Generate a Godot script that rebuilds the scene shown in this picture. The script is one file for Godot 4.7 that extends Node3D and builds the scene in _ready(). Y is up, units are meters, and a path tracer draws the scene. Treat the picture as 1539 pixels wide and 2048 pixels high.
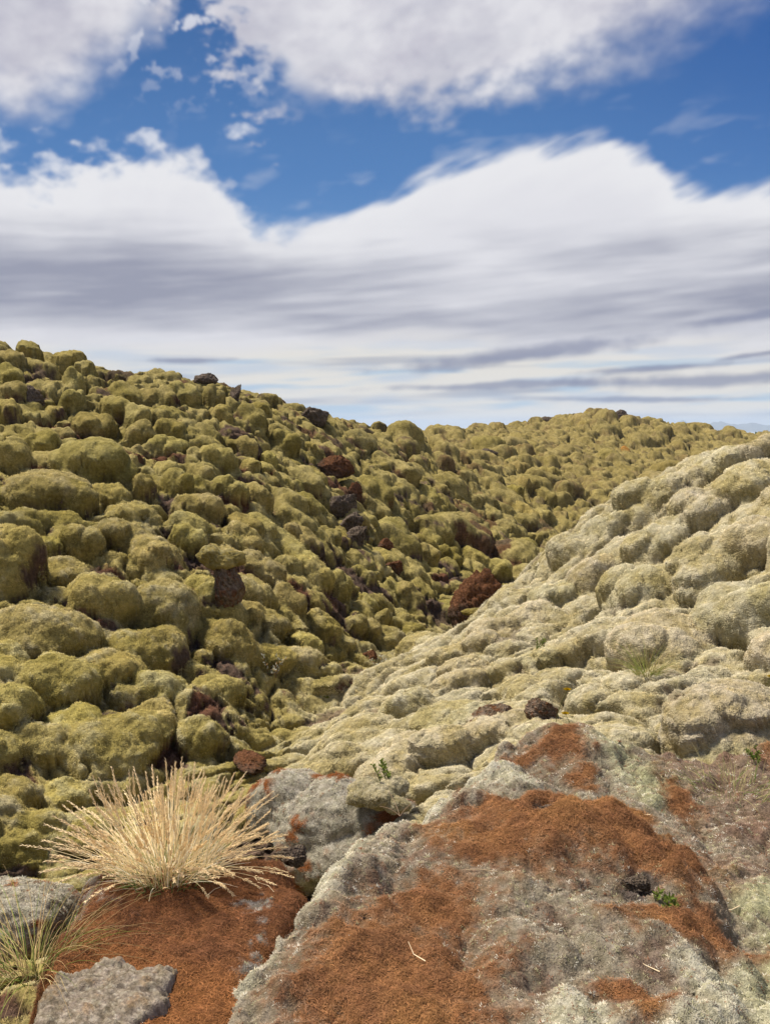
extends Node3D
# Moss-covered lava field under a broken cloud deck. y is up, the view is along -z, units are metres.

const GAIN := 1.6          # vertex colours are stored at 1.6 times the base colour; the materials divide it out again

var rng := RandomNumberGenerator.new()
var used_names := {}
var ground_spline: Spline
var ground_grid := PackedFloat32Array()
const GRID_A := 200
const GRID_L := 400
const A_MOST := 0.8
const L_LOW := -0.5
const L_HIGH := 6.2

var n_soft: FastNoiseLite
var n_mid: FastNoiseLite
var n_fine: FastNoiseLite
var n_cells: FastNoiseLite
var n_cells_small: FastNoiseLite
var n_patch: FastNoiseLite
var M := {}


class Spline:
	# thin-plate spline through scattered heights
	var xs := PackedFloat64Array()
	var ys := PackedFloat64Array()
	var w := PackedFloat64Array()

	func fit(px: PackedFloat64Array, py: PackedFloat64Array, h: PackedFloat64Array, soft: float) -> void:
		xs = px
		ys = py
		var n := xs.size()
		var m := n + 3
		var rows: Array[PackedFloat64Array] = []
		for i in m:
			var row := PackedFloat64Array()
			row.resize(m + 1)
			if i < n:
				for j in n:
					row[j] = kernel(xs[i] - xs[j], ys[i] - ys[j])
				row[i] += soft
				row[n] = 1.0
				row[n + 1] = xs[i]
				row[n + 2] = ys[i]
				row[m] = h[i]
			else:
				for j in n:
					row[j] = 1.0 if i == n else (xs[j] if i == n + 1 else ys[j])
			rows.append(row)
		for c in m:
			var best := c
			for i in range(c + 1, m):
				if absf(rows[i][c]) > absf(rows[best][c]):
					best = i
			var t := rows[c]
			rows[c] = rows[best]
			rows[best] = t
			var pivot := rows[c]
			for i in range(c + 1, m):
				var f := rows[i][c] / pivot[c]
				if f == 0.0:
					continue
				var row := rows[i]
				for j in range(c, m + 1):
					row[j] -= f * pivot[j]
				rows[i] = row
		w.resize(m)
		for c in range(m - 1, -1, -1):
			var s := rows[c][m]
			for j in range(c + 1, m):
				s -= rows[c][j] * w[j]
			w[c] = s / rows[c][c]

	func kernel(dx: float, dy: float) -> float:
		var r2 := dx * dx + dy * dy
		return 0.5 * r2 * log(r2) if r2 > 1e-12 else 0.0

	func at(x: float, y: float) -> float:
		var n := xs.size()
		var s := w[n] + w[n + 1] * x + w[n + 2] * y
		for i in n:
			var dx := x - xs[i]
			var dy := y - ys[i]
			var r2 := dx * dx + dy * dy
			if r2 > 1e-12:
				s += w[i] * 0.5 * r2 * log(r2)
		return s


# ---------------------------------------------------------------- helpers

func numbered(called: String) -> String:
	var k: int = used_names.get(called, 0)
	used_names[called] = k + 1
	return called if k == 0 else "%s_%03d" % [called, k]


func tag(o: Node, label := "", category := "", group := "", kind := "") -> void:
	if label: o.set_meta("label", label)
	if category: o.set_meta("category", category)
	if group: o.set_meta("group", group)
	if kind: o.set_meta("kind", kind)


func thing(called: String, label: String, category: String, at := Vector3.ZERO, group := "") -> Node3D:
	var o := Node3D.new()
	o.name = numbered(called)
	add_child(o)
	o.position = at
	tag(o, label, category, group)
	return o


func part(called: String, mesh: Mesh, material: Material, parent: Node = self) -> MeshInstance3D:
	var o := MeshInstance3D.new()
	o.name = numbered(called) if parent == self else called
	o.mesh = mesh
	o.material_override = material
	parent.add_child(o, true)
	return o


func noise(freq: float, octaves := 3, kind := FastNoiseLite.TYPE_SIMPLEX_SMOOTH, at_seed := 1) -> FastNoiseLite:
	var n := FastNoiseLite.new()
	n.noise_type = kind
	n.seed = at_seed
	n.frequency = freq
	n.fractal_type = FastNoiseLite.FRACTAL_FBM if octaves > 1 else FastNoiseLite.FRACTAL_NONE
	n.fractal_octaves = octaves
	if kind == FastNoiseLite.TYPE_CELLULAR:
		n.cellular_return_type = FastNoiseLite.RETURN_DISTANCE2_SUB
		n.cellular_distance_function = FastNoiseLite.DISTANCE_EUCLIDEAN
		n.cellular_jitter = 0.95
	return n


func pillow(e: float, wide: float) -> float:
	var p := clampf(e / wide, 0.0, 1.0)
	return sqrt(p * (2.0 - p))


func lin(r: int, g: int, b: int) -> Color:
	return Color8(r, g, b).srgb_to_linear()


func grid_mesh(v: PackedVector3Array, col: PackedColorArray, cols: int, rows: int, outward := Vector3.ZERO, star := false, wrap := false) -> ArrayMesh:
	var nrm := PackedVector3Array()
	nrm.resize(v.size())
	for r in rows:
		var r0 := maxi(r - 1, 0)
		var r1 := mini(r + 1, rows - 1)
		for c in cols:
			var c0 := c - 1
			var c1 := c + 1
			if wrap:
				c0 = (cols - 2) if c == 0 else c0
				c1 = 1 if c == cols - 1 else c1
			else:
				c0 = maxi(c0, 0)
				c1 = mini(c1, cols - 1)
			var i := r * cols + c
			var n := (v[r * cols + c1] - v[r * cols + c0]).cross(v[r1 * cols + c] - v[r0 * cols + c])
			if star and (r == 0 or r == rows - 1):
				n = v[i] - outward
			if n.length_squared() < 1e-18:
				n = v[i] - outward if star else Vector3.UP
			n = n.normalized()
			if star:
				if n.dot(v[i] - outward) < 0.0: n = -n
			nrm[i] = n
	var idx := PackedInt32Array()
	idx.resize((rows - 1) * (cols - 1) * 6)
	var k := 0
	for r in rows - 1:
		for c in cols - 1:
			var a := r * cols + c
			idx[k] = a
			idx[k + 1] = a + cols
			idx[k + 2] = a + 1
			idx[k + 3] = a + 1
			idx[k + 4] = a + cols
			idx[k + 5] = a + cols + 1
			k += 6
	var arr := []
	arr.resize(Mesh.ARRAY_MAX)
	arr[Mesh.ARRAY_VERTEX] = v
	arr[Mesh.ARRAY_NORMAL] = nrm
	arr[Mesh.ARRAY_COLOR] = col
	arr[Mesh.ARRAY_INDEX] = idx
	var m := ArrayMesh.new()
	m.add_surface_from_arrays(Mesh.PRIMITIVE_TRIANGLES, arr)
	return m


# ---------------------------------------------------------------- the sky

func edge(x: float, line: PackedFloat32Array) -> float:
	var n := line.size()
	if x <= line[0]: return line[1]
	for i in range(2, n, 2):
		if x <= line[i]:
			var t := (x - line[i - 2]) / (line[i] - line[i - 2])
			return lerpf(line[i - 1], line[i + 1], t * t * (3.0 - 2.0 * t))
	return line[n - 1]


var s_big: FastNoiseLite
var s_wisp: FastNoiseLite
var s_fine: FastNoiseLite
var low_edge := PackedFloat32Array([-1600, 420, -500, 372, 0, 386, 120, 396, 220, 372, 330, 344, 400, 340, 470, 392, 520, 452, 590, 466, 680, 446, 760, 412, 900, 352, 1050, 316, 1180, 304, 1262, 345, 1330, 402, 1420, 420, 1540, 432, 2100, 400, 3000, 460])
var high_edge := PackedFloat32Array([-2000, 120, -400, 200, -60, 225, 30, 270, 90, 288, 160, 250, 250, 190, 310, 140, 380, 150, 430, 185, 520, 232, 620, 252, 740, 262, 870, 270, 960, 238, 1100, 196, 1260, 148, 1400, 94, 1540, 52, 1750, -30, 2300, -60, 3200, 160])


func sky_at(az: float, el: float) -> Color:
	# az and el in degrees from the view's middle and from the horizon; the clouds are laid out on a scale of 34.4 steps per degree
	var x := 769.5 + az * 34.4
	var y := 860.0 - el * 34.4
	var up := clampf(el / 24.0, 0.0, 1.0)
	var blue := lin(200, 220, 234).lerp(lin(134, 176, 220), smoothstep(0.0, 0.28, up)).lerp(lin(88, 134, 192), smoothstep(0.2, 0.6, up)).lerp(lin(64, 105, 163), smoothstep(0.5, 1.0, up))
	blue = blue.lerp(lin(44, 92, 166), 0.6 * smoothstep(900.0, 1600.0, x) * smoothstep(0.3, 0.9, up))
	if el > 24.0:
		blue = blue.lerp(lin(34, 80, 150), smoothstep(24.0, 60.0, el))
	var b := s_big.get_noise_2d(x * 0.7, y)
	var w := s_wisp.get_noise_2d(x * 0.32 + y * 0.2, y * 1.5 + x * 0.05)
	var f := s_fine.get_noise_2d(x * 0.8 + 300.0, y * 1.2 + x * 0.1)
	var c := blue
	# high thin wisps in the blue
	var thin := smoothstep(0.12, 0.62, s_wisp.get_noise_2d(x * 0.8 - 700.0, y * 2.2 + x * 0.25)) * 0.22 * smoothstep(200.0, 420.0, y + 100.0 * b)
	c = c.lerp(lin(222, 226, 234), thin)
	# fleecy scraps between the decks at the upper left
	var scrap := smoothstep(0.16, 0.5, s_fine.get_noise_2d(x * 0.62 + 40.0, y * 0.9 + 0.25 * x) + 0.5 * s_fine.get_noise_2d(x * 1.9, y * 2.3)) * exp(-pow((x - 400.0) / 190.0, 2.0) - pow((y - 110.0) / 110.0, 2.0))
	c = c.lerp(lin(226, 227, 236), scrap * 0.85)
	# upper cloud deck
	var soft := lerpf(95.0, 55.0, smoothstep(250.0, 480.0, x))
	soft = lerpf(soft, 150.0, smoothstep(900.0, 1400.0, x))
	var s := edge(x, high_edge) - y + 34.0 * b + 30.0 * f + 26.0 * w * smoothstep(300.0, 500.0, x)
	var rent := exp(-pow((x - 420.0 - 0.35 * (y - 60.0)) / 100.0, 2.0)) * smoothstep(-160.0, 20.0, y)
	s += 46.0 * smoothstep(850.0, 1300.0, x) + 30.0 * smoothstep(420.0, 200.0, x)
	s -= rent * (40.0 + 240.0 * f + 190.0 * w)
	soft += 60.0 * rent
	if y < -40.0:
		s = lerpf(s, 120.0 * (b + 0.7 * w + 0.25), smoothstep(-40.0, -420.0, y))
	var a := smoothstep(-0.35 * soft, soft, s)
	var shade := 0.5 + 0.75 * b + 0.4 * f
	var cloud := lin(192, 190, 204).lerp(lin(231, 230, 235), clampf(shade + 0.15 * smoothstep(380.0, 560.0, x) - 0.25 * smoothstep(1000.0, 1500.0, x), 0.0, 1.0))
	cloud = cloud.lerp(lin(190, 192, 204), 0.5 * smoothstep(60.0, 0.0, s) * smoothstep(500.0, 800.0, x))
	cloud = cloud.lerp(lin(176, 178, 194), clampf(0.5 * s_wisp.get_noise_2d(x * 0.5 + 800.0, (y + 0.42 * x) * 1.6) + 0.05, 0.0, 0.4))
	c = c.lerp(cloud, a * 0.97)
	# loose puffs beside the decks
	for q in [] if y < 90.0 or y > 460.0 else [[45.0, 348.0, 70.0, 26.0], [150.0, 376.0, 70.0, 22.0], [270.0, 338.0, 60.0, 18.0], [500.0, 298.0, 30.0, 14.0]]:
		var dx: float = (x - q[0]) / q[2]
		var dy: float = (y - q[1] + 0.12 * (x - q[0])) / q[3]
		var r2 := dx * dx + dy * dy
		if r2 < 3.0:
			var pa := smoothstep(0.0, 1.5, 0.75 - r2 * 0.5 + 1.9 * f + 1.3 * w)
			c = c.lerp(lin(226, 229, 238), pa * 0.8)
	# lower deck
	var drift := s_wisp.get_noise_2d(x * 0.5 - 300.0, (y + 0.40 * (x - 900.0)) * 2.4)
	s = y - edge(x, low_edge) + 10.0 * b + 38.0 * f * lerpf(1.0, 0.2, smoothstep(480.0, 640.0, x)) + 12.0 * w + 34.0 * drift * smoothstep(500.0, 700.0, x)
	a = smoothstep(-16.0, lerpf(44.0, 30.0, smoothstep(500.0, 700.0, x)), s)
	var streak := s_wisp.get_noise_2d(x * 0.2 + 900.0, y * 1.25 + 0.11 * x + 22.0 * b)
	var streak2 := s_wisp.get_noise_2d(x * 0.35 - 400.0, y * 3.2 + 0.12 * x)
	var right := smoothstep(820.0, 1250.0, x)
	var grey := 0.0
	for q in [] if y < 400.0 else [[120.0, 590.0, 620.0, 66.0, 0.02, 0.95], [720.0, 648.0, 420.0, 34.0, -0.05, 0.7], [1420.0, 522.0, 330.0, 38.0, 0.03, 0.6], [1400.0, 622.0, 430.0, 48.0, 0.05, 0.8], [640.0, 556.0, 260.0, 24.0, -0.12, 0.4], [100.0, 505.0, 330.0, 34.0, 0.0, 0.35]]:
		var dx: float = (x - q[0]) / q[2]
		var dy: float = (y - q[1] + q[4] * (x - q[0]) + 14.0 * b) / q[3]
		grey = maxf(grey, q[5] * smoothstep(1.7, 0.45, sqrt(dx * dx + dy * dy) + 0.7 * streak + 0.6 * streak2))
	var around := absf(az) > 24.0
	if around:
		grey = lerpf(grey, clampf(0.45 + streak, 0.0, 1.0), smoothstep(24.0, 34.0, absf(az)))
	grey = clampf(grey + (0.55 * streak + 0.42 * streak2) * smoothstep(440.0, 540.0, y), 0.0, 1.0)
	var hair := s_wisp.get_noise_2d(x * 0.55 + 1500.0, y * 6.0 + 0.5 * x)
	grey = clampf(grey + 0.22 * hair * smoothstep(420.0, 520.0, y), 0.0, 1.0)
	grey *= 1.0 - 0.85 * smoothstep(640.0, 712.0, y + 60.0 * streak - 36.0 * right)
	cloud = lin(228, 228, 234).lerp(lin(146, 150, 170), grey * 0.9)
	cloud = cloud.lerp(lin(243, 243, 245), smoothstep(150.0, 20.0, s) * 0.6 * (1.0 - grey))
	c = c.lerp(cloud, a)
	# bright layered strip above the horizon
	var low := smoothstep(655.0, 740.0, y + 44.0 * streak - 20.0 * right)
	var strip := lin(236, 232, 224).lerp(lin(206, 215, 226), smoothstep(-0.1, 0.5, streak2))
	strip = strip.lerp(lin(166, 200, 228), 0.75 * smoothstep(0.1, 0.45, s_wisp.get_noise_2d(x * 0.25 + 77.0, y * 3.6 + 0.1 * x + 500.0)) * smoothstep(700.0, 740.0, y))
	strip = strip.lerp(lin(150, 158, 180), smoothstep(0.08, 0.5, s_wisp.get_noise_2d(x * 0.16 - 1200.0, y * 3.0 + 0.07 * x)) * (0.55 + 0.3 * right) * smoothstep(868.0, 800.0, y))
	c = c.lerp(strip, low * 0.96)
	# long grey lenses
	for q in [] if y < 560.0 else [[1050.0, 712.0, 275.0, 19.0, 0.10], [1290.0, 742.0, 150.0, 7.0, 0.05], [1480.0, 720.0, 90.0, 6.0, 0.12], [1400.0, 765.0, 330.0, 17.0, 0.02], [1010.0, 772.0, 260.0, 9.0, 0.02], [380.0, 725.0, 90.0, 6.0, 0.04], [1500.0, 648.0, 160.0, 11.0, 0.09], [1250.0, 800.0, 240.0, 6.0, 0.0]]:
		var dx: float = (x - q[0]) / q[2]
		var dy: float = (y - q[1] + q[4] * (x - q[0]) + 5.0 * b) / (q[3] * (1.0 + 0.5 * streak2))
		var la := smoothstep(1.25, 0.3, sqrt(dx * dx + dy * dy) + 0.35 * f)
		c = c.lerp(lin(136, 142, 168), la * 0.78)
	c = c.lerp(lin(228, 231, 232), 0.55 * smoothstep(815.0, 862.0, y))
	return c


func build_sky() -> Sky:
	s_big = noise(0.0042, 4, FastNoiseLite.TYPE_SIMPLEX_SMOOTH, 11)
	s_wisp = noise(0.0062, 4, FastNoiseLite.TYPE_SIMPLEX_SMOOTH, 23)
	s_fine = noise(0.017, 5, FastNoiseLite.TYPE_SIMPLEX_SMOOTH, 31)
	var wide := 4096
	var high := 2048
	# the whole round, coarse, then the part that is looked at with every pixel
	var coarse := Image.create(512, 256, false, Image.FORMAT_RGBF)
	for j in 256:
		var el := 90.0 - (j + 0.5) / 256.0 * 180.0
		for i in 512:
			var az := (i + 0.5) / 512.0 * 360.0
			if az > 180.0: az -= 360.0
			coarse.set_pixel(i, j, sky_at(az, maxf(el, 0.0)))
	coarse.resize(wide, high, Image.INTERPOLATE_BILINEAR)
	for j in range(680, 1030):
		var el := 90.0 - (j + 0.5) / high * 180.0
		for i in range(-340, 340):
			var az := (i + 0.5) / wide * 360.0
			coarse.set_pixel(posmod(i, wide), j, sky_at(az, maxf(el, 0.0)))
	var pano := PanoramaSkyMaterial.new()
	pano.panorama = ImageTexture.create_from_image(coarse)
	var sky := Sky.new()
	sky.sky_material = pano
	return sky


# ---------------------------------------------------------------- the land

func base_height(x: float, z: float) -> float:
	# the broad shape of the land, from the grid of the spline over bearing and log distance
	var r := sqrt(x * x + z * z)
	var fa := (clampf(atan2(x, -z), -A_MOST, A_MOST) + A_MOST) / (2.0 * A_MOST) * (GRID_A - 1)
	var fl := (clampf(log(maxf(r, 0.65)), L_LOW, L_HIGH) - L_LOW) / (L_HIGH - L_LOW) * (GRID_L - 1)
	var ia := mini(int(fa), GRID_A - 2)
	var il := mini(int(fl), GRID_L - 2)
	var ta := fa - ia
	var tl := fl - il
	var i := il * GRID_A + ia
	return lerpf(lerpf(ground_grid[i], ground_grid[i + 1], ta), lerpf(ground_grid[i + GRID_A], ground_grid[i + GRID_A + 1], ta), tl)


func fit_ground() -> void:
	# x, distance ahead, height
	var p := PackedFloat32Array([
		-2.38, 5.9, -0.8, -2.17, 6.2, -0.92, -2.83, 7.1, -0.38, -3.43, 8.67, 0.09, -4.31, 11, 0.82, -5.41, 13.9, 1.67,
		-7.43, 19.2, 3.14, -3.67, 6, -0.71, -5.04, 8.4, 0.14, -7.69, 13, 1.67, -10.56, 18, 3.58, -1.93, 6.5, -0.87,
		-2.24, 7.6, -0.52, -2.72, 9.3, -0.02, -3.42, 11.8, 0.76, -4.15, 14.4, 1.53, -5.25, 18.3, 2.61, -1.2, 7.2, -0.9,
		-1.51, 7.9, -0.6, -1.82, 9.6, -0.07, -2.31, 12.3, 0.73, -2.75, 14.7, 1.45, -3.46, 18.6, 2.49, -0.75, 8.5, -0.99,
		-0.78, 8.9, -0.79, -0.95, 10.9, -0.3, -1.23, 14.2, 0.59, -1.44, 16.7, 1.26, -1.71, 20, 1.95, -0.16, 10.5, -1.02,
		0.2, 13, -0.66, 0.27, 17.5, 0.36, 0.31, 20.3, 0.98, 0.38, 24.5, 1.62, 0.66, 12.8, -1.09, 1.89, 16, -1.02,
		2.16, 18.3, -0.64, 2.7, 23, -0.03, 3.45, 29.5, 0.71, 4.43, 38, 1.41, 3.02, 19, -0.82, 4.84, 25, -0.18,
		6.94, 36, 0.87, 8.85, 46, 2.40, 10.9, 46, 2.25, 11.37, 40, 0.79, 6.53, 46, 1.83, 2.38, 36, 1.49,
		16.17, 55, 0.85, 21.35, 62, 1.35, 27.27, 70, 0.9, 32.98, 70, 0.8, 34.35, 60, 1.24, 3.37, 8.6, 0.99,
		4.29, 11, 1.46, 2.75, 7.9, 0.63, 3.58, 11.2, 1.23, 2.85, 11.2, 0.83, 2.17, 11.2, 0.55, 1.8, 10.8, 0.31,
		1.55, 10.2, 0.01, 0.96, 9.6, -0.19, 0.42, 9, -0.46, -0.12, 8, -0.65, -0.55, 6.6, -0.69, 2.77, 7, 0.38,
		2.38, 7, 0.16, 2.15, 7.9, 0.23, 1.88, 8.5, 0.12, 1.66, 6.7, -0.13, 1.32, 6.7, -0.09, 1.13, 7.8, -0.16,
		0.7, 7.5, -0.29, 0.29, 6.9, -0.4, -0.16, 6.3, -0.46, 0.38, 5.6, -0.29, 2.23, 5.6, 0.04, 3.15, 6.6, 0.45,
		5.18, 11, 1.54, 4.22, 7, 0.74, 6.57, 11, 1.71, -1.6, 4.6, -0.85, -0.6, 4.6, -0.8, 0, 4.8, -0.36,
		0.8, 4.9, -0.10, 1.7, 4.4, -0.14, 2.6, 4, -0.1, 0, 3.5, -0.4, -1.3, 3.2, -0.7, -0.7, 3.2, -0.6,
		1, 3, -0.3, 2.4, 3, -0.2, 0, 1.6, -0.4, -2, 1.6, -0.5, 2, 1.6, -0.2, -2.6, 3.5, -0.8,
		-9, 24, 1.2, -20, 30, 1.5, -6, 26, 0.6, -3, 27, 0.5, -12, 40, -0.5, -30, 60, -2,
		0, 60, -1, 10, 60, -0.8, 22, 90, -1.5, -20, 90, -2, 50, 90, -1, 0, 200, -3,
		90, 200, -3, -90, 200, -3, 3.6, 14, -0.4, 5.5, 14.5, -0.1, 2.6, 13.5, -0.75, 1.9, 12.8, -0.9,
		8, 15, 0, 6, 19, -0.7, 10, 22, -0.6, 14, 30, -0.5, 4.5, 21, -0.9, 15, 14, 0.6,
		20, 40, 0.2])
	var xs := PackedFloat64Array()
	var ys := PackedFloat64Array()
	var hs := PackedFloat64Array()
	for i in range(0, p.size(), 3):
		xs.append(atan2(p[i], p[i + 1]))
		ys.append(log(sqrt(p[i] * p[i] + p[i + 1] * p[i + 1])))
		hs.append(p[i + 2])
	ground_spline = Spline.new()
	ground_spline.fit(xs, ys, hs, 0.0006)
	ground_grid.resize(GRID_A * GRID_L)
	for j in GRID_L:
		var l := L_LOW + (L_HIGH - L_LOW) * j / (GRID_L - 1)
		for i in GRID_A:
			var v := ground_spline.at(-A_MOST + 2.0 * A_MOST * i / (GRID_A - 1), minf(l, 5.2))
			ground_grid[j * GRID_A + i] = clampf(v, -4.0, 5.0)


var gully := PackedFloat32Array([0, -0.1, 4.2, -0.15, 5.0, -0.35, 6.0, -0.62, 6.8, -0.8, 8.6, -0.66, 10.5, -0.1, 12.8, 0.7, 16.0, 2.0, 19.0, 3.1, 27.0, 7.0, 40.0, 16.0, 80.0, 40.0])


func hill_share(x: float, z: float) -> float:
	# 1 on the pale hill right of the gully, 0 left of it
	return smoothstep(-0.25, 0.45, x - edge(-z, gully))


# The moss lies over every boulder in one skin: the swellings are ellipsoids, the skin is their smooth union seen
# from up and in front of the slope, and each stretch of skin belongs to the boulder that carries it.
var owners: Array[Dictionary] = []
var e_mid := PackedVector3Array()
var e_in: Array[Basis] = []
var e_owner := PackedInt32Array()
var e_soft := PackedFloat32Array()
var buckets := {}
const CELL := 0.03

var at_point := Vector3.ZERO
var at_color := Color.WHITE
var at_owner := -1


func outward(x: float, z: float, hill: float) -> Vector3:
	var far := smoothstep(14.0, 30.0, sqrt(x * x + z * z))
	return Vector3(0.26, 0.64, 0.70).lerp(Vector3(-0.36, 0.72, 0.58), hill).lerp(Vector3(0.0, 0.86, 0.51), far).normalized()


func swelling(owner: int, mid: Vector3, lay: Basis, radii: Vector3, soft: float) -> void:
	var k := e_mid.size()
	e_mid.append(mid)
	e_in.append((lay * Basis.from_scale(radii)).inverse())
	e_owner.append(owner)
	e_soft.append(soft)
	var out := outward(mid.x, mid.z, hill_share(mid.x, mid.z))
	var o := mid - out * ((mid.y - base_height(mid.x, mid.z)) / out.y)
	var r := sqrt(o.x * o.x + o.z * o.z)
	var reach := maxf(radii.x, maxf(radii.y, radii.z)) * 1.2 / r
	var a := atan2(o.x, -o.z)
	var l := log(r)
	for i in range(int(floor((a - reach) / CELL)), int(floor((a + reach) / CELL)) + 1):
		for j in range(int(floor((l - reach * 1.3) / CELL)), int(floor((l + reach * 1.3) / CELL)) + 1):
			var key := Vector2i(i, j)
			if not buckets.has(key):
				buckets[key] = PackedInt32Array()
			buckets[key].append(k)


func lumpy(owner: int, mid: Vector3, lay: Basis, radii: Vector3, more: int, soft: float) -> void:
	swelling(owner, mid, lay, radii * 0.92, soft)
	for k in more:
		var d := Vector3(rng.randf_range(-1, 1), rng.randf_range(-0.2, 0.35), rng.randf_range(-0.6, 1)).normalized()
		var s := rng.randf_range(0.36, 0.66)
		swelling(owner, mid + lay * (d * radii * rng.randf_range(0.5, 0.78)), lay, Vector3(radii.x * s, radii.y * s, minf(radii.z, radii.x * 1.1) * s), soft)


func merge(a: float, b: float, k: float) -> float:
	var h := clampf(0.5 + 0.5 * (a - b) / k, 0.0, 1.0)
	return lerpf(b, a, h) + k * h * (1.0 - h)


func land(x: float, z: float) -> void:
	# the skin's point, colour and owner over the spot x, z of the broad land
	var r := sqrt(x * x + z * z)
	var h := base_height(x, z)
	var hill := hill_share(x, z)
	var far := smoothstep(14.0, 30.0, r)
	var wx := x + 0.22 * n_mid.get_noise_2d(x, z)
	var wz := z + 0.22 * n_mid.get_noise_2d(x + 40.0, z + 9.0)
	var add := 0.0
	if hill < 1.0:
		var e1 := n_cells.get_noise_2d(wx * 1.0, wz * 1.0) + 1.0
		var e2 := n_cells_small.get_noise_2d(wx, wz) + 1.0
		add += (1.0 - hill) * ((pillow(e1, 0.9) - 0.7) * lerpf(0.22, 0.30, far) + (pillow(e2, 0.75) - 0.7) * 0.10 + 0.02 * (1.0 - far))
	if hill > 0.0:
		var s := (-0.75 * wx + 0.66 * wz) * 0.7
		var t := (0.66 * wx + 0.75 * wz) * 1.05
		var e1 := n_cells.get_noise_2d(s * 0.95 + 31.0, t * 0.95) + 1.0
		var e2 := n_cells_small.get_noise_2d(s * 0.95 + 11.0, t * 0.9) + 1.0
		add += hill * ((pillow(e1, 1.0) - 0.7) * 0.20 + (pillow(e2, 0.8) - 0.7) * 0.07)
	var near := 1.0 - 0.85 * smoothstep(4.6, 3.8, r)
	var out := outward(x, z, hill)
	var o := Vector3(x, h, z)
	var t_all := add * near / out.y
	var owner := -1
	var key := Vector2i(int(floor(atan2(x, -z) / CELL)), int(floor(log(r) / CELL)))
	if buckets.has(key):
		var list: PackedInt32Array = buckets[key]
		var now := -1
		var t_now := -9.0
		var soft := 0.05
		for q in list.size() + 1:
			var k := list[q] if q < list.size() else -1
			if k < 0 or e_owner[k] != now:
				if t_now > -8.0:
					if t_now > t_all: owner = now
					t_all = merge(t_now, t_all, soft)
				t_now = -9.0
				if k < 0: break
				now = e_owner[k]
			var c := e_in[k] * (o - e_mid[k])
			var w := e_in[k] * out
			var a := w.dot(w)
			var b := c.dot(w)
			var disc := b * b - a * (c.dot(c) - 1.0)
			if disc > 0.0:
				var t := (-b + sqrt(disc)) / a
				soft = e_soft[k]
				t_now = merge(t, t_now, soft * 2.6) if t_now > -8.0 else t
	var p := o + out * t_all
	var va := n_soft.get_noise_3d(p.x * 1.3 + 50.0, p.y * 1.3, p.z * 1.3)
	var vb := n_mid.get_noise_3d(p.x * 1.7 - 20.0, p.y * 2.2, p.z * 1.7)
	var vc := n_fine.get_noise_3d(p.x * 1.4, p.y * 2.0, p.z * 1.4 + 30.0)
	var vd := n_fine.get_noise_3d(p.x * 3.6, p.y * 4.5, p.z * 3.6)
	var grow := lerpf(1.0, 1.25, far)
	var fold := n_mid.get_noise_3d(p.x * 2.6 + 70.0, p.y * 8.0, p.z * 2.6)
	var knob := pillow(n_cells_small.get_noise_3d(p.x * 2.3, p.y * 2.8, p.z * 2.3) + 1.0, 0.8) - 0.75
	t_all += near * (0.085 * va + 0.046 * (1.0 - 0.35 * hill) * vb + 0.023 * (1.0 - 0.3 * hill) * vc + 0.012 * vd + 0.020 * (1.0 - 0.6 * hill) * fold + 0.020 * (1.0 - 0.5 * hill) * knob) * grow
	# colour: olive moss on the left and far away, paler woolly moss on the hill, brown earth and rock in patches
	var c := Color(0.305, 0.254, 0.084).lerp(Color(0.455, 0.38, 0.158), clampf(0.5 + 0.9 * va + 0.5 * vb, 0.0, 1.0))
	c = c.lerp(Color(0.45, 0.41, 0.26), smoothstep(0.0, 0.6, vb + 0.7 * vc + 0.5 * vd) * 0.7 * (1.0 - 0.6 * far) * smoothstep(16.0, 7.0, r))
	c = c.lerp(Color(0.37, 0.295, 0.12), far * 0.65)
	var pale := Color(0.42, 0.358, 0.19).lerp(Color(0.55, 0.50, 0.36), clampf(0.5 + 1.0 * vb + 0.8 * vc + 0.5 * vd, 0.0, 1.0))
	var paleness := hill * (1.0 - 0.6 * smoothstep(10.0, 16.0, r))
	c = c.lerp(pale, paleness)
	var bare := 0.0
	if owner < 0:
		bare = smoothstep(lerpf(0.16, 0.36, hill), lerpf(0.28, 0.5, hill), n_patch.get_noise_2d(x * 1.1, z * 1.1) + 0.3 * vc) * (1.0 - hill * 0.5) * (1.0 - 0.6 * far)
	else:
		var g := owners[owner]
		var tint: Color = g.tone
		c = Color(c.r * tint.r, c.g * tint.g, c.b * tint.b)
		var d: Vector3 = ((g.lay as Basis).inverse() * (p - g.mid)) / (g.size as Vector3)
		var l := d.length()
		if l > 1e-4:
			d /= l
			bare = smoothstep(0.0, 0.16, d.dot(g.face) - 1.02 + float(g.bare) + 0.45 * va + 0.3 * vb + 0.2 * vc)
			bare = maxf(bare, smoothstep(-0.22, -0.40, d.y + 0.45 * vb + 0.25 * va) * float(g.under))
	if bare > 0.0:
		var e3 := n_cells_small.get_noise_3d(p.x * 3.0, p.y * 2.6, p.z * 3.0) + 1.0
		t_all += bare * near * (-0.03 + 0.06 * (e3 - 0.4) + 0.02 * vd) * grow
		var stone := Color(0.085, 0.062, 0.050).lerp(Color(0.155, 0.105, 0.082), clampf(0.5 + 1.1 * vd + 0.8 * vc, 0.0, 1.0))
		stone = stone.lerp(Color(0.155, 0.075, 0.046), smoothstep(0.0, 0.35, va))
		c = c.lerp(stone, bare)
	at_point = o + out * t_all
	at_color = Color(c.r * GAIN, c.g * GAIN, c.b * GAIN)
	at_owner = owner


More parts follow.
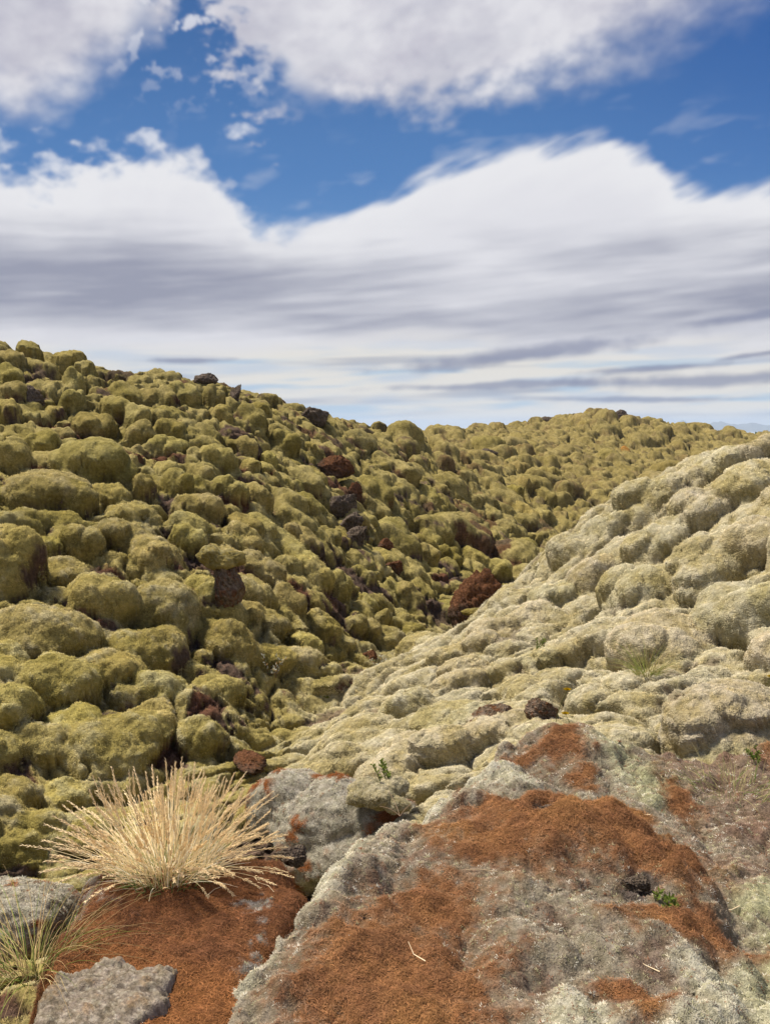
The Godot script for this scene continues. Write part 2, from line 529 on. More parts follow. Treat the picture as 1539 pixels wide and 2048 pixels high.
func build_land() -> void:
	var angles := PackedFloat32Array()
	var a := -PI
	while a < PI:
		angles.append(a)
		var off := absf(a)
		a += 0.0015 if off < 0.44 else (0.006 if off < 0.7 else 0.12)
	angles.append(PI)
	var radii := PackedFloat32Array()
	var r := 0.4
	while r < 420.0:
		radii.append(r)
		r *= 1.05 if r < 2.2 else (1.02 if r < 4.3 else (1.0040 if r < 22.0 else (1.0055 if r < 50.0 else 1.05)))
	var cols := angles.size()
	var rows := radii.size()
	var v := PackedVector3Array()
	var col := PackedColorArray()
	var own := PackedInt32Array()
	v.resize(cols * rows)
	col.resize(cols * rows)
	own.resize(cols * rows)
	for j in rows:
		for i in cols:
			land(radii[j] * sin(angles[i]), -radii[j] * cos(angles[i]))
			v[j * cols + i] = at_point
			col[j * cols + i] = at_color
			own[j * cols + i] = at_owner
	var whole := grid_mesh(v, col, cols, rows).surface_get_arrays(0)
	var nrm: PackedVector3Array = whole[Mesh.ARRAY_NORMAL]
	var idx: PackedInt32Array = whole[Mesh.ARRAY_INDEX]
	# share the skin out
	var take: Array[PackedInt32Array] = []
	for k in owners.size() + 1:
		take.append(PackedInt32Array())
	for k in range(0, idx.size(), 3):
		var o0 := own[idx[k]]
		var o1 := own[idx[k + 1]]
		var o2 := own[idx[k + 2]]
		var best := o0 if o0 == o1 or o0 == o2 else o1
		take[best + 1].append_array([idx[k], idx[k + 1], idx[k + 2]])
	var place := PackedInt32Array()
	place.resize(v.size())
	for k in take.size():
		var used := take[k]
		if used.is_empty():
			continue
		var middle := Vector3.ZERO if k == 0 else (owners[k - 1].mid as Vector3)
		var pv := PackedVector3Array()
		var pn := PackedVector3Array()
		var pc := PackedColorArray()
		var pi := PackedInt32Array()
		var seen := {}
		pi.resize(used.size())
		for q in used.size():
			var i := used[q]
			if not seen.has(i):
				seen[i] = pv.size()
				pv.append(v[i] - middle)
				pn.append(nrm[i])
				pc.append(col[i])
			pi[q] = seen[i]
		var arr := []
		arr.resize(Mesh.ARRAY_MAX)
		arr[Mesh.ARRAY_VERTEX] = pv
		arr[Mesh.ARRAY_NORMAL] = pn
		arr[Mesh.ARRAY_COLOR] = pc
		arr[Mesh.ARRAY_INDEX] = pi
		var m := ArrayMesh.new()
		m.add_surface_from_arrays(Mesh.PRIMITIVE_TRIANGLES, arr)
		if k == 0:
			var ground := part("lava_field_ground", m, M.land)
			tag(ground, "", "", "", "structure")
			grow_wool(m, Transform3D.IDENTITY, ground, 14.0, 0.7, 0.0027)
		else:
			owners[k - 1].mesh = m


# ---------------------------------------------------------------- rounded mounds and rocks

func star(at_seed: int, rows: int, cols: int, spec: Dictionary) -> ArrayMesh:
	# a body of several swellings round a middle: lobes, squash, rough (wrinkles), jag (broken rock), under (how far the underside draws in), look
	var g := RandomNumberGenerator.new()
	g.seed = at_seed * 7919 + 13
	var lobes: int = spec.get("lobes", 5) + 2
	var squash: float = spec.get("squash", 0.75)
	var rough: float = spec.get("rough", 1.0)
	var jag: float = spec.get("jag", 0.0)
	var under: float = spec.get("under", 0.5)
	var look: String = spec.get("look", "olive")
	var bare: float = spec.get("bare", 0.0)
	var cs := PackedVector3Array([Vector3.ZERO])
	var rs := PackedFloat32Array([0.62])
	for i in lobes:
		var d := Vector3(g.randf_range(-1, 1), g.randf_range(-0.35, 0.55), g.randf_range(-1, 1)).normalized()
		cs.append(d * g.randf_range(0.42, 0.74))
		rs.append(g.randf_range(0.24, 0.5))
	var faces := PackedVector3Array()
	if look == "rock" or look == "red" or look == "redbrown":
		for i in 15:
			faces.append(Vector3(g.randf_range(-1, 1), g.randf_range(-0.9, 1), g.randf_range(-1, 1)).normalized() / g.randf_range(0.6, 1.0))
	var off := Vector3(g.randf_range(-50, 50), g.randf_range(-50, 50), g.randf_range(-50, 50))
	var face := Vector3(g.randf_range(-1, 1), g.randf_range(-0.5, 0.1), g.randf_range(-1, 1)).normalized()
	if spec.has("face"): face = (spec.face as Vector3).normalized()
	var v := PackedVector3Array()
	var col := PackedColorArray()
	v.resize(rows * cols)
	col.resize(rows * cols)
	for j in rows:
		var phi := PI * j / (rows - 1)
		for i in cols:
			var th := TAU * i / (cols - 1)
			if i == cols - 1: th = 0.0
			var d := Vector3(sin(phi) * cos(th), cos(phi), sin(phi) * sin(th))
			var acc := 0.0
			for k in cs.size():
				var b := d.dot(cs[k])
				var disc := b * b - cs[k].length_squared() + rs[k] * rs[k]
				if disc > 0.0:
					var t := b + sqrt(disc)
					if t > 0.0:
						t *= t
						t *= t
						t *= t
						acc += t * t
			var r := pow(acc, 0.0625)
			if faces.size():
				acc = 0.0
				for k in faces.size():
					var t := d.dot(faces[k])
					if t > 0.0:
						acc += pow(t, 11.0)
				r = minf(1.15, pow(maxf(acc, 1e-6), -1.0 / 11.0))
			var p := d * r + off
			var a1 := n_soft.get_noise_3d(p.x * 5.0, p.y * 5.0, p.z * 5.0)
			var a2 := n_mid.get_noise_3d(p.x * 4.2, p.y * 6.0, p.z * 4.2)
			var a3 := n_fine.get_noise_3d(p.x * 4.0, p.y * 4.0, p.z * 4.0)
			var e := n_cells.get_noise_3d(p.x * 2.6, p.y * 2.6, p.z * 2.6) + 1.0
			r *= 1.0 + rough * (0.16 * a1 + 0.075 * a2 + 0.032 * a3 + 0.075 * (pillow(e, 0.7) - 0.7))
			var rock := 0.0
			if bare > 0.0:
				rock = smoothstep(0.02, 0.16, d.dot(face) - 1.12 + 0.62 * bare + 0.5 * a1 + 0.25 * a2)
			if look == "rock" or look == "red" or look == "redbrown":
				rock = 1.0
			if rock > 0.0:
				var e3 := n_cells_small.get_noise_3d(p.x * 1.6, p.y * 1.3, p.z * 1.6) + 1.0
				r += rock * (-0.07 * (1.0 if bare > 0.0 else 0.0) + (0.05 + 0.35 * jag) * (e3 - 0.35) * 0.6 + 0.05 * a3 + jag * 0.25 * a2)
			if d.y < -0.12:
				r *= lerpf(1.0, 1.0 - under, smoothstep(-0.12, -0.75, d.y))
			v[j * cols + i] = Vector3(d.x * r, d.y * r * squash, d.z * r)
			var c: Color
			match look:
				"olive":
					c = Color(0.235, 0.182, 0.055).lerp(Color(0.33, 0.258, 0.090), clampf(0.5 + 0.8 * a1 + 0.5 * a2, 0.0, 1.0))
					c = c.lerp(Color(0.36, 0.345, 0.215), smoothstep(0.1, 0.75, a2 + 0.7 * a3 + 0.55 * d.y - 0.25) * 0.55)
				"pale":
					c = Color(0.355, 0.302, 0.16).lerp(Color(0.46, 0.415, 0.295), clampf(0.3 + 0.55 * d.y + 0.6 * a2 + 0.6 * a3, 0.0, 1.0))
				"grey":
					c = Color(0.36, 0.325, 0.265).lerp(Color(0.50, 0.475, 0.39), clampf(0.4 + 0.8 * a2 + 0.9 * a3, 0.0, 1.0))
					c = c.lerp(Color(0.27, 0.10, 0.035), smoothstep(0.25, 0.5, a1 + 0.3 * a3 + float(spec.get("rust", 0.0))))
				"redbrown":
					c = Color(0.175, 0.125, 0.092).lerp(Color(0.27, 0.21, 0.165), clampf(0.4 + 1.1 * a2 + a3, 0.0, 1.0))
					c = c.lerp(Color(0.20, 0.095, 0.05), smoothstep(0.1, 0.4, a1 + 0.4 * a3))
				"red":
					c = Color(0.135, 0.075, 0.050).lerp(Color(0.115, 0.08, 0.062), clampf(0.5 + 1.2 * a2, 0.0, 1.0))
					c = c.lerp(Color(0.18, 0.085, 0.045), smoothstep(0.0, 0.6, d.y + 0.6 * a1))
				_:
					c = Color(0.12, 0.09, 0.072).lerp(Color(0.23, 0.185, 0.155), clampf(0.4 + 1.1 * a2 + a3, 0.0, 1.0))
			if look != "rock" and look != "red" and look != "redbrown" and rock > 0.0:
				c = c.lerp(Color(0.10, 0.072, 0.058).lerp(Color(0.17, 0.115, 0.09), clampf(0.5 + 1.5 * a3, 0.0, 1.0)), rock)
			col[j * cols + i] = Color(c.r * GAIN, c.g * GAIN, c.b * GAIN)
	return grid_mesh(v, col, cols, rows, Vector3.ZERO, true, true)


# ---------------------------------------------------------------- materials

func grain_image(at_seed: int, cells: float, low: float, side := 512) -> Array:
	# [colour multiplier, height] of a woolly surface
	var n := noise(cells / side, 1, FastNoiseLite.TYPE_CELLULAR, at_seed)
	n.cellular_return_type = FastNoiseLite.RETURN_DISTANCE
	var f := noise(cells * 2.2 / side, 3, FastNoiseLite.TYPE_SIMPLEX, at_seed + 5)
	var b := noise(cells * 0.16 / side, 3, FastNoiseLite.TYPE_SIMPLEX, at_seed + 9)
	var i1 := n.get_seamless_image(side, side, false, false, 0.15)
	var i2 := f.get_seamless_image(side, side, false, false, 0.15)
	var i3 := b.get_seamless_image(side, side, false, false, 0.2)
	i1.convert(Image.FORMAT_L8)
	i2.convert(Image.FORMAT_L8)
	i3.convert(Image.FORMAT_L8)
	var d1 := i1.get_data()
	var d2 := i2.get_data()
	var d3 := i3.get_data()
	var tone := PackedByteArray()
	var high := PackedByteArray()
	tone.resize(side * side * 3)
	high.resize(side * side)
	for k in side * side:
		var g := (255 - d1[k]) * 0.0030 + (d2[k] - 128) * 0.0030
		var t := clampf(low + (1.0 - low) * (0.25 + 0.75 * g) + (d3[k] - 128) * 0.0012, 0.0, 1.0)
		var q := int(t * 255.0)
		tone[k * 3] = q
		tone[k * 3 + 1] = q
		tone[k * 3 + 2] = int(clampf(t - 0.02 + (d3[k] - 128) * 0.0003, 0.0, 1.0) * 255.0)
		high[k] = int(clampf(0.15 + 0.7 * g, 0.0, 1.0) * 255.0)
	return [ImageTexture.create_from_image(Image.create_from_data(side, side, false, Image.FORMAT_RGB8, tone)), ImageTexture.create_from_image(Image.create_from_data(side, side, false, Image.FORMAT_L8, high))]


func wool(tex: Array, period: float, relief_cm: float, tint := Color(1, 1, 1)) -> StandardMaterial3D:
	var m := StandardMaterial3D.new()
	m.vertex_color_use_as_albedo = true
	m.albedo_color = Color(tint.r / GAIN, tint.g / GAIN, tint.b / GAIN).linear_to_srgb()
	m.albedo_texture = tex[0]
	m.uv1_triplanar = true
	m.uv1_world_triplanar = true
	m.uv1_scale = Vector3.ONE / period
	m.roughness = 1.0
	m.metallic_specular = 0.15
	m.heightmap_enabled = true
	m.heightmap_texture = tex[1]
	m.heightmap_scale = relief_cm
	return m


func build_materials() -> void:
	var fine := grain_image(3, 60.0, 0.45)
	var coarse := grain_image(8, 46.0, 0.5)
	M.land = wool(coarse, 1.6, 2.2)
	M.moss = []
	for t in [Color(1, 1, 1), Color(0.92, 0.93, 0.86), Color(1.08, 1.05, 1.0), Color(1.0, 0.95, 0.88), Color(0.9, 0.88, 0.86), Color(1.06, 1.08, 1.12)]:
		M.moss.append(wool(coarse, 1.6, 2.0, t * 1.02))
	M.land.albedo_color = Color(1.02 / GAIN, 1.02 / GAIN, 1.02 / GAIN).linear_to_srgb()
	M.near = wool(fine, 0.7, 1.0, Color(1.02, 1.02, 1.02))
	M.rock = wool(grain_image(15, 30.0, 0.35), 0.9, 3.0, Color(1.3, 1.3, 1.3))
	M.slab = wool(fine, 0.5, 0.6, Color(1.35, 1.35, 1.35))
	M.plain = StandardMaterial3D.new()
	M.plain.vertex_color_use_as_albedo = true
	M.plain.roughness = 1.0
	M.plain.metallic_specular = 0.1
	M.plain.backlight_enabled = true
	M.plain.backlight = Color(0.95, 0.95, 0.95)
	M.straw = M.plain.duplicate()
	M.straw.backlight_enabled = false
	M.tuft = M.plain.duplicate()
	M.far = StandardMaterial3D.new()
	M.far.vertex_color_use_as_albedo = true
	M.far.albedo_color = Color(0.62, 0.62, 0.62).linear_to_srgb()
	M.far.roughness = 1.0
	M.bush = wool(coarse, 1.6, 3.0, Color(0.25, 0.42, 0.3))
	M.tuft.backlight_enabled = false
	M.tuft.albedo_color = Color(1.26 / GAIN, 1.26 / GAIN, 1.26 / GAIN).linear_to_srgb()
	M.orange = wool(coarse, 1.6, 2.0, Color(1.7, 0.9, 0.35))
	M.green = wool(coarse, 1.0, 2.0, Color(0.75, 0.98, 0.5))
	M.head = leaf_clump(5, 9, 0.16, 1.25, 0.22)
	M.fibre = fibre_clump(6, 7)


# ---------------------------------------------------------------- woolly tufts, straw and fibres

static func facing(v: PackedVector3Array, n: PackedVector3Array, c: PackedColorArray) -> ArrayMesh:
	# turns every triangle to the side its normals point to
	for k in range(0, v.size(), 3):
		if (v[k + 2] - v[k]).cross(v[k + 1] - v[k]).dot(n[k] + n[k + 1] + n[k + 2]) < 0.0:
			var p := v[k + 1]
			v[k + 1] = v[k + 2]
			v[k + 2] = p
			var q := n[k + 1]
			n[k + 1] = n[k + 2]
			n[k + 2] = q
			var t := c[k + 1]
			c[k + 1] = c[k + 2]
			c[k + 2] = t
	var arr := []
	arr.resize(Mesh.ARRAY_MAX)
	arr[Mesh.ARRAY_VERTEX] = v
	arr[Mesh.ARRAY_NORMAL] = n
	arr[Mesh.ARRAY_COLOR] = c
	var m := ArrayMesh.new()
	m.add_surface_from_arrays(Mesh.PRIMITIVE_TRIANGLES, arr)
	return m


static func spike(v: PackedVector3Array, n: PackedVector3Array, c: PackedColorArray, base: Vector3, tip: Vector3, wide: float, low: Color, top: Color, lift: Vector3) -> void:
	var d := (tip - base).normalized()
	var s := d.cross(Vector3(0.31, 0.2, 0.93)).normalized()
	var t := s.cross(d)
	for q in 3:
		var a0 := TAU * q / 3.0
		var a1 := TAU * (q + 1) / 3.0
		var o0 := s * cos(a0) + t * sin(a0)
		var o1 := s * cos(a1) + t * sin(a1)
		v.append_array([base + o0 * wide, base + o1 * wide, tip])
		n.append_array([(o0 + lift).normalized(), (o1 + lift).normalized(), (o0 + o1 + d + lift).normalized()])
		c.append_array([low, low, top])


func leaf_clump(at_seed: int, leaves: int, wide: float, flat: float, root: float) -> ArrayMesh:
	# a little head of pointed leaflets, one unit tall
	var g := RandomNumberGenerator.new()
	g.seed = at_seed
	var v := PackedVector3Array()
	var n := PackedVector3Array()
	var c := PackedColorArray()
	for k in leaves:
		var az := TAU * (k * 0.618 + g.randf_range(-0.08, 0.08))
		var tilt := lerpf(0.1, flat, sqrt((k + 0.5) / leaves)) + g.randf_range(-0.15, 0.15)
		var d := Vector3(sin(tilt) * cos(az), cos(tilt), sin(tilt) * sin(az))
		var base := Vector3(d.x, -0.1, d.z) * root
		spike(v, n, c, base, base + d * g.randf_range(0.7, 1.0) + Vector3(0, -0.12 * tilt, 0), wide, Color(0.52, 0.51, 0.49), Color.WHITE, d * 0.5 + Vector3(0, 0.5, 0))
	return facing(v, n, c)


func fibre_clump(at_seed: int, strands: int) -> ArrayMesh:
	# thin curved threads lying over one another
	var g := RandomNumberGenerator.new()
	g.seed = at_seed
	var v := PackedVector3Array()
	var n := PackedVector3Array()
	var c := PackedColorArray()
	for k in strands:
		var az := g.randf() * TAU
		var p := Vector3(g.randf_range(-0.5, 0.5), g.randf_range(0.0, 0.12), g.randf_range(-0.5, 0.5))
		var d := Vector3(cos(az), g.randf_range(0.0, 0.5), sin(az))
		var bend := g.randf_range(-1.1, 1.1)
		var tone := g.randf_range(0.72, 1.0)
		for s in 3:
			var side := Vector3(-d.z, 0.0, d.x).normalized() * 0.045 * (1.0 - 0.25 * s)
			var q := p + d.normalized() * 0.34
			v.append_array([p - side, q - side * 0.8, p + side, p + side, q - side * 0.8, q + side * 0.8])
			for i in 6:
				n.append((Vector3.UP + d * 0.3).normalized())
				c.append(Color(tone, tone, tone))
			p = q
			d = d.rotated(Vector3.UP, bend * 0.5)
			d.y -= 0.22
	return facing(v, n, c)


func copies(called: String, mesh: Mesh, where: Array[Transform3D], tints: PackedColorArray, material: Material, parent: Node) -> void:
	if where.is_empty():
		return
	var mm := MultiMesh.new()
	mm.transform_format = MultiMesh.TRANSFORM_3D
	mm.use_colors = true
	mm.mesh = mesh
	mm.instance_count = where.size()
	for i in where.size():
		mm.set_instance_transform(i, where[i])
		mm.set_instance_color(i, tints[i])
	var o := MultiMeshInstance3D.new()
	o.name = called
	o.multimesh = mm
	o.material_override = material
	parent.add_child(o, true)
	tag(o, "", "", "", "stuff")


func grow_wool(mesh: ArrayMesh, at: Transform3D, parent: Node, most: float, cover: float, small := 0.0035, share := 1.0, speckle := 0.0) -> int:
	# moss heads (or rusty threads where the ground is rusty) over the faces of a mesh that lie within «most» metres of the path
	var arr := mesh.surface_get_arrays(0)
	var v: PackedVector3Array = arr[Mesh.ARRAY_VERTEX]
	var nn: PackedVector3Array = arr[Mesh.ARRAY_NORMAL]
	var cc: PackedColorArray = arr[Mesh.ARRAY_COLOR]
	var idx: PackedInt32Array = arr[Mesh.ARRAY_INDEX]
	var heads: Array[Transform3D] = []
	var head_tint := PackedColorArray()
	var threads: Array[Transform3D] = []
	var thread_tint := PackedColorArray()
	var inverse := at.affine_inverse()
	var eye := Vector3(0, 1.6, 0)
	for k in range(0, idx.size(), 3):
		var a := at * v[idx[k]]
		var d := -a.z
		if d < 1.9 or d > most or absf(a.x) > 0.47 * d + 0.3:
			continue
		var n := (at.basis * nn[idx[k]]).normalized()
		var to_eye := (eye - a).normalized()
		if n.dot(to_eye) < -0.25 or n.y < -0.3:
			continue
		var b := at * v[idx[k + 1]]
		var e := at * v[idx[k + 2]]
		var area := (b - a).cross(e - a).length() * 0.5
		var size := maxf(d * small, 0.012)
		var fade := smoothstep(most, most * 0.6, d)
		var c := cc[idx[k]]
		var rusty := c.r > (1.75 + rng.randf_range(-0.25, 0.25)) * c.g
		if c.r < 0.27 * 0.5 * GAIN and not rusty:
			continue
		var need := area * cover / (size * size) * share * fade
		if rusty: need *= 1.7
		var count := int(need)
		if rng.randf() < need - count: count += 1
		for q in count:
			var u := rng.randf()
			var w := rng.randf()
			if u + w > 1.0:
				u = 1.0 - u
				w = 1.0 - w
			var p := a + (b - a) * u + (e - a) * w
			var up := (n + Vector3(rng.randf_range(-0.3, 0.3), rng.randf_range(0.0, 0.4), rng.randf_range(-0.3, 0.3))).normalized()
			var x := up.cross(Vector3(cos(rng.randf() * TAU), 0.1, sin(rng.randf() * TAU))).normalized()
			var z := x.cross(up)
			var s := size * rng.randf_range(0.6, 1.35)
			var tone := rng.randf_range(0.62, 1.34)
			var warm := rng.randf_range(-0.05, 0.05)
			if rusty:
				s *= 1.12
				threads.append(inverse * Transform3D(Basis(x * s, up * s, z * s), p + up * s * 0.05))
				thread_tint.append(Color(c.r * tone * (1.0 + warm), c.g * tone, c.b * tone))
			else:
				heads.append(inverse * Transform3D(Basis(x * s, up * s * rng.randf_range(0.7, 1.15), z * s), p - up * s * 0.25))
				var h := Color(c.r * tone * (1.0 + warm), c.g * tone, c.b * tone * (1.0 - warm))
				if speckle > 0.0 and rng.randf() < speckle:
					h = [Color(0.34, 0.16, 0.09), Color(0.20, 0.14, 0.12), Color(0.90, 0.86, 0.74), Color(0.62, 0.60, 0.36)][rng.randi() % 4]
				head_tint.append(h)
	copies("moss_heads", M.head, heads, head_tint, M.tuft, parent)
	copies("rust_fibres", M.fibre, threads, thread_tint, M.tuft, parent)
	return heads.size() + threads.size()


class Blades:
	# thin blades and stems collected into one mesh
	var v := PackedVector3Array()
	var n := PackedVector3Array()
	var c := PackedColorArray()

	func ribbon(line: PackedVector3Array, wide: float, tone: Color, tip := 0.25) -> void:
		for k in line.size() - 1:
			var d := (line[k + 1] - line[k]).normalized()
			var s := d.cross(Vector3(0.15, 0.25, 1.0)).normalized()
			var t := s.cross(d)
			var w0 := wide * lerpf(1.0, tip, float(k) / (line.size() - 1))
			var w1 := wide * lerpf(1.0, tip, float(k + 1) / (line.size() - 1))
			for q in 3:
				var a0 := TAU * q / 3.0
				var a1 := TAU * (q + 1) / 3.0
				var o0 := s * cos(a0) + t * sin(a0)
				var o1 := s * cos(a1) + t * sin(a1)
				v.append_array([line[k] + o0 * w0, line[k + 1] + o0 * w1, line[k] + o1 * w0, line[k] + o1 * w0, line[k + 1] + o0 * w1, line[k + 1] + o1 * w1])
				var u0 := (o0 + Vector3(0, 0.35, 0)).normalized()
				var u1 := (o1 + Vector3(0, 0.35, 0)).normalized()
				n.append_array([u0, u0, u1, u1, u0, u1])
				for i in 6:
					c.append(tone)

	func leaf(p: Vector3, d: Vector3, length: float, wide: float, tone: Color, face := Vector3(0.2, 0.7, 0.6)) -> void:
		var s := d.cross(face)
		s = s.normalized() * wide if s.length() > 1e-5 else Vector3.RIGHT * wide
		var up := s.cross(d).normalized() * wide * 0.5
		var m := p + d * length * 0.45
		var t := p + d * length
		v.append_array([p, m - s, m + up, p, m + up, m + s, m - s, t, m + up, m + up, t, m + s])
		var f := (face - d * face.dot(d)).normalized()
		for i in 12:
			n.append(f)
			c.append(tone)

	func spindle(p: Vector3, d: Vector3, length: float, wide: float, tone: Color) -> void:
		var s := d.cross(Vector3(0.31, 0.2, 0.93)).normalized() * wide
		var t := s.cross(d)
		var m := p + d * length * 0.4
		var tip := p + d * length
		for q in 3:
			var o0 := s * cos(TAU * q / 3.0) + t * sin(TAU * q / 3.0)
			var o1 := s * cos(TAU * (q + 1) / 3.0) + t * sin(TAU * (q + 1) / 3.0)
			v.append_array([p, m + o0, m + o1, m + o0, m + o1, tip])
			var f := (o0 + o1).normalized()
			n.append_array([f, o0.normalized(), o1.normalized(), o0.normalized(), o1.normalized(), f])
			for i in 6:
				c.append(tone)

	func done() -> ArrayMesh:
		for k in range(0, v.size(), 3):
			if (v[k + 2] - v[k]).cross(v[k + 1] - v[k]).dot(n[k] + n[k + 1] + n[k + 2]) < 0.0:
				var p := v[k + 1]
				v[k + 1] = v[k + 2]
				v[k + 2] = p
				var q := n[k + 1]
				n[k + 1] = n[k + 2]
				n[k + 2] = q
		var arr := []
		arr.resize(Mesh.ARRAY_MAX)
		arr[Mesh.ARRAY_VERTEX] = v
		arr[Mesh.ARRAY_NORMAL] = n
		arr[Mesh.ARRAY_COLOR] = c
		var m := ArrayMesh.new()
		m.add_surface_from_arrays(Mesh.PRIMITIVE_TRIANGLES, arr)
		return m


func stem_line(root: Vector3, az: float, lean: float, droop: float, length: float, steps := 6) -> PackedVector3Array:
	var line := PackedVector3Array([root])
	var p := root
	for k in steps:
		var a := lean + droop * float(k + 0.5) / steps
		p += Vector3(sin(a) * cos(az), cos(a), sin(a) * sin(az)) * length / steps
		line.append(p)
	return line


func wan(c: Color, low := 0.8, high := 1.2) -> Color:
	var t := rng.randf_range(low, high)
	return Color(minf(c.r * t, 1.0), minf(c.g * t, 1.0), minf(c.b * t, 1.0))


func grass(o: Node3D, called: String, count: int, root: float, len_low: float, len_high: float, lean_most: float, droop: float, wide: float, tones: Array, lean_least := 0.0, az_mid := 0.0, az_half := PI) -> void:
	var b := Blades.new()
	for k in count:
		var az := az_mid + rng.randf_range(-az_half, az_half)
		var rr := root * sqrt(rng.randf())
		var lean := lerpf(lean_least, lean_most, pow(rng.randf(), 0.8))
		var line := stem_line(Vector3(cos(az) * rr, -0.01, sin(az) * rr), az + rng.randf_range(-0.4, 0.4), lean, droop * rng.randf_range(0.4, 1.3), rng.randf_range(len_low, len_high))
		b.ribbon(line, wide * rng.randf_range(0.7, 1.2), wan(tones[rng.randi() % tones.size()]), 0.15)
	var p := part(called, b.done(), M.straw, o)
	tag(p, "", "", "", "stuff")


func panicles(o: Node3D, count: int, root: float, len_low: float, len_high: float, lean_most: float) -> void:
	var stems := Blades.new()
	var heads := Blades.new()
	for k in count:
		var az := rng.randf() * TAU
		# the plume opens wider to the two sides than towards and away from the path
		var lean := lean_most * pow(rng.randf(), 0.62) * lerpf(0.62, 1.0, absf(cos(az)))
		var rr := root * sqrt(rng.randf())
		var length := rng.randf_range(len_low, len_high) * lerpf(1.0, 0.92, lean / lean_most)
		var az2 := az + rng.randf_range(-0.3, 0.3)
		var line := stem_line(Vector3(cos(az) * rr * 1.25, -0.01, sin(az) * rr), az2, lean * rng.randf_range(0.6, 0.95), lean * rng.randf_range(0.1, 0.6) + rng.randf_range(-0.15, 0.2), length * (rng.randf_range(0.5, 0.9) if rng.randf() < 0.25 else 1.0), 8)
		stems.ribbon(line, 0.0012, wan(Color(0.88, 0.72, 0.43), 0.85, 1.1), 0.55)
		var n := 18 + rng.randi() % 9
		var start := rng.randf_range(0.68, 0.76)
		for q in n:
			var t := lerpf(start, 1.0, float(q) / (n - 1)) * 8.0
			var i := mini(int(t), 7)
			var p := line[i].lerp(line[i + 1], t - i)
			var d := (line[i + 1] - line[i]).normalized()
			var turn := d.cross(Vector3(0.3, 0.2, 1)).normalized().rotated(d, q * 2.4 + rng.randf())
			var open := rng.randf_range(0.2, 0.55)
			heads.spindle(p, (d + turn * open).normalized(), rng.randf_range(0.012, 0.021) * lerpf(1.2, 0.7, float(q) / n), rng.randf_range(0.0016, 0.0027), wan(Color(0.88, 0.70, 0.43), 0.8, 1.12))
	tag(part("dry_stems", stems.done(), M.straw, o), "", "", "", "stuff")
	tag(part("seed_heads", heads.done(), M.straw, o), "", "", "", "stuff")


func twig_plant(o: Node3D, stems: int, tall: float, leaf_long: float, tones: Array, wood := Color(0.16, 0.10, 0.06)) -> void:
	for k in stems:
		var b := Blades.new()
		var line := stem_line(Vector3(rng.randf_range(-0.04, 0.04), -0.02, rng.randf_range(-0.04, 0.04)), rng.randf() * TAU, rng.randf_range(0.1, 0.8), 0.4, tall * rng.randf_range(0.6, 1.0), 6)
		b.ribbon(line, 0.004, wan(wood), 0.5)
		var s := part("twig", b.done(), M.plain, o)
		var l := Blades.new()
		for q in range(1, 7):
			for r in 3:
				var d := Vector3(rng.randf_range(-1, 1), rng.randf_range(0.1, 1.0), rng.randf_range(-1, 1)).normalized()
				l.leaf(line[q], d, leaf_long * rng.randf_range(0.7, 1.2), leaf_long * 0.2, wan(tones[rng.randi() % tones.size()]))
		tag(part("leaves", l.done(), M.plain, s), "", "", "", "stuff")


func flower(o: Node3D, tall: float, lean: float, az: float) -> void:
	var b := Blades.new()
	var line := stem_line(Vector3(0, -0.02, 0), az, lean, 0.3, tall, 6)
	b.ribbon(line, 0.0022, wan(Color(0.12, 0.13, 0.04)), 0.7)
	var s := part("stem", b.done(), M.plain, o)
	var f := Blades.new()
	for ring in 2:
		for k in 13:
			var a := TAU * (k + 0.5 * ring) / 13.0
			f.leaf(line[6] + Vector3(0, 0.002 * ring, 0), Vector3(cos(a), 0.35 + 0.5 * ring, sin(a)).normalized(), 0.026 - 0.008 * ring, 0.0042, wan(Color(0.46, 0.30, 0.01), 0.95, 1.05))
	part("flower_head", f.done(), M.plain, s)


# ---------------------------------------------------------------- the near outcrops

func from_points(p: PackedFloat32Array) -> Spline:
	var xs := PackedFloat64Array()
	var ys := PackedFloat64Array()
	var hs := PackedFloat64Array()
	for i in range(0, p.size(), 3):
		xs.append(p[i])
		ys.append(p[i + 1])
		hs.append(p[i + 2])
	var s := Spline.new()
	s.fit(xs, ys, hs, 0.01)
	return s


func inside_by(x: float, d: float, ring: PackedVector2Array) -> float:
	# distance to the outline, positive inside
	var best := 1e9
	var p := Vector2(x, d)
	for i in ring.size():
		var a := ring[i]
		var b := ring[(i + 1) % ring.size()]
		var ab := b - a
		var t := clampf((p - a).dot(ab) / ab.length_squared(), 0.0, 1.0)
		best = minf(best, (p - a - ab * t).length_squared())
	best = sqrt(best)
	return best if Geometry2D.is_point_in_polygon(p, ring) else -best


var outcrop_top: Spline
var slab_top: Spline
var outcrop_ring := PackedVector2Array([Vector2(-0.50, 1.7), Vector2(-0.48, 2.75), Vector2(-0.40, 3.15), Vector2(-0.26, 3.5), Vector2(-0.12, 3.85), Vector2(0.12, 4.2), Vector2(0.34, 4.6), Vector2(0.58, 4.85), Vector2(0.86, 5.06), Vector2(1.15, 4.98), Vector2(1.42, 4.85), Vector2(1.9, 5.0), Vector2(2.7, 5.2), Vector2(3.3, 4.4), Vector2(3.3, 1.7)])
var slab_ring := PackedVector2Array([Vector2(-0.98, 1.9), Vector2(-0.98, 2.72), Vector2(-1.06, 3.1), Vector2(-1.06, 3.42), Vector2(-0.8, 3.62), Vector2(-0.4, 3.58), Vector2(-0.26, 3.35), Vector2(-0.30, 3.05), Vector2(-0.36, 2.85), Vector2(-0.30, 2.5), Vector2(-0.30, 1.9)])
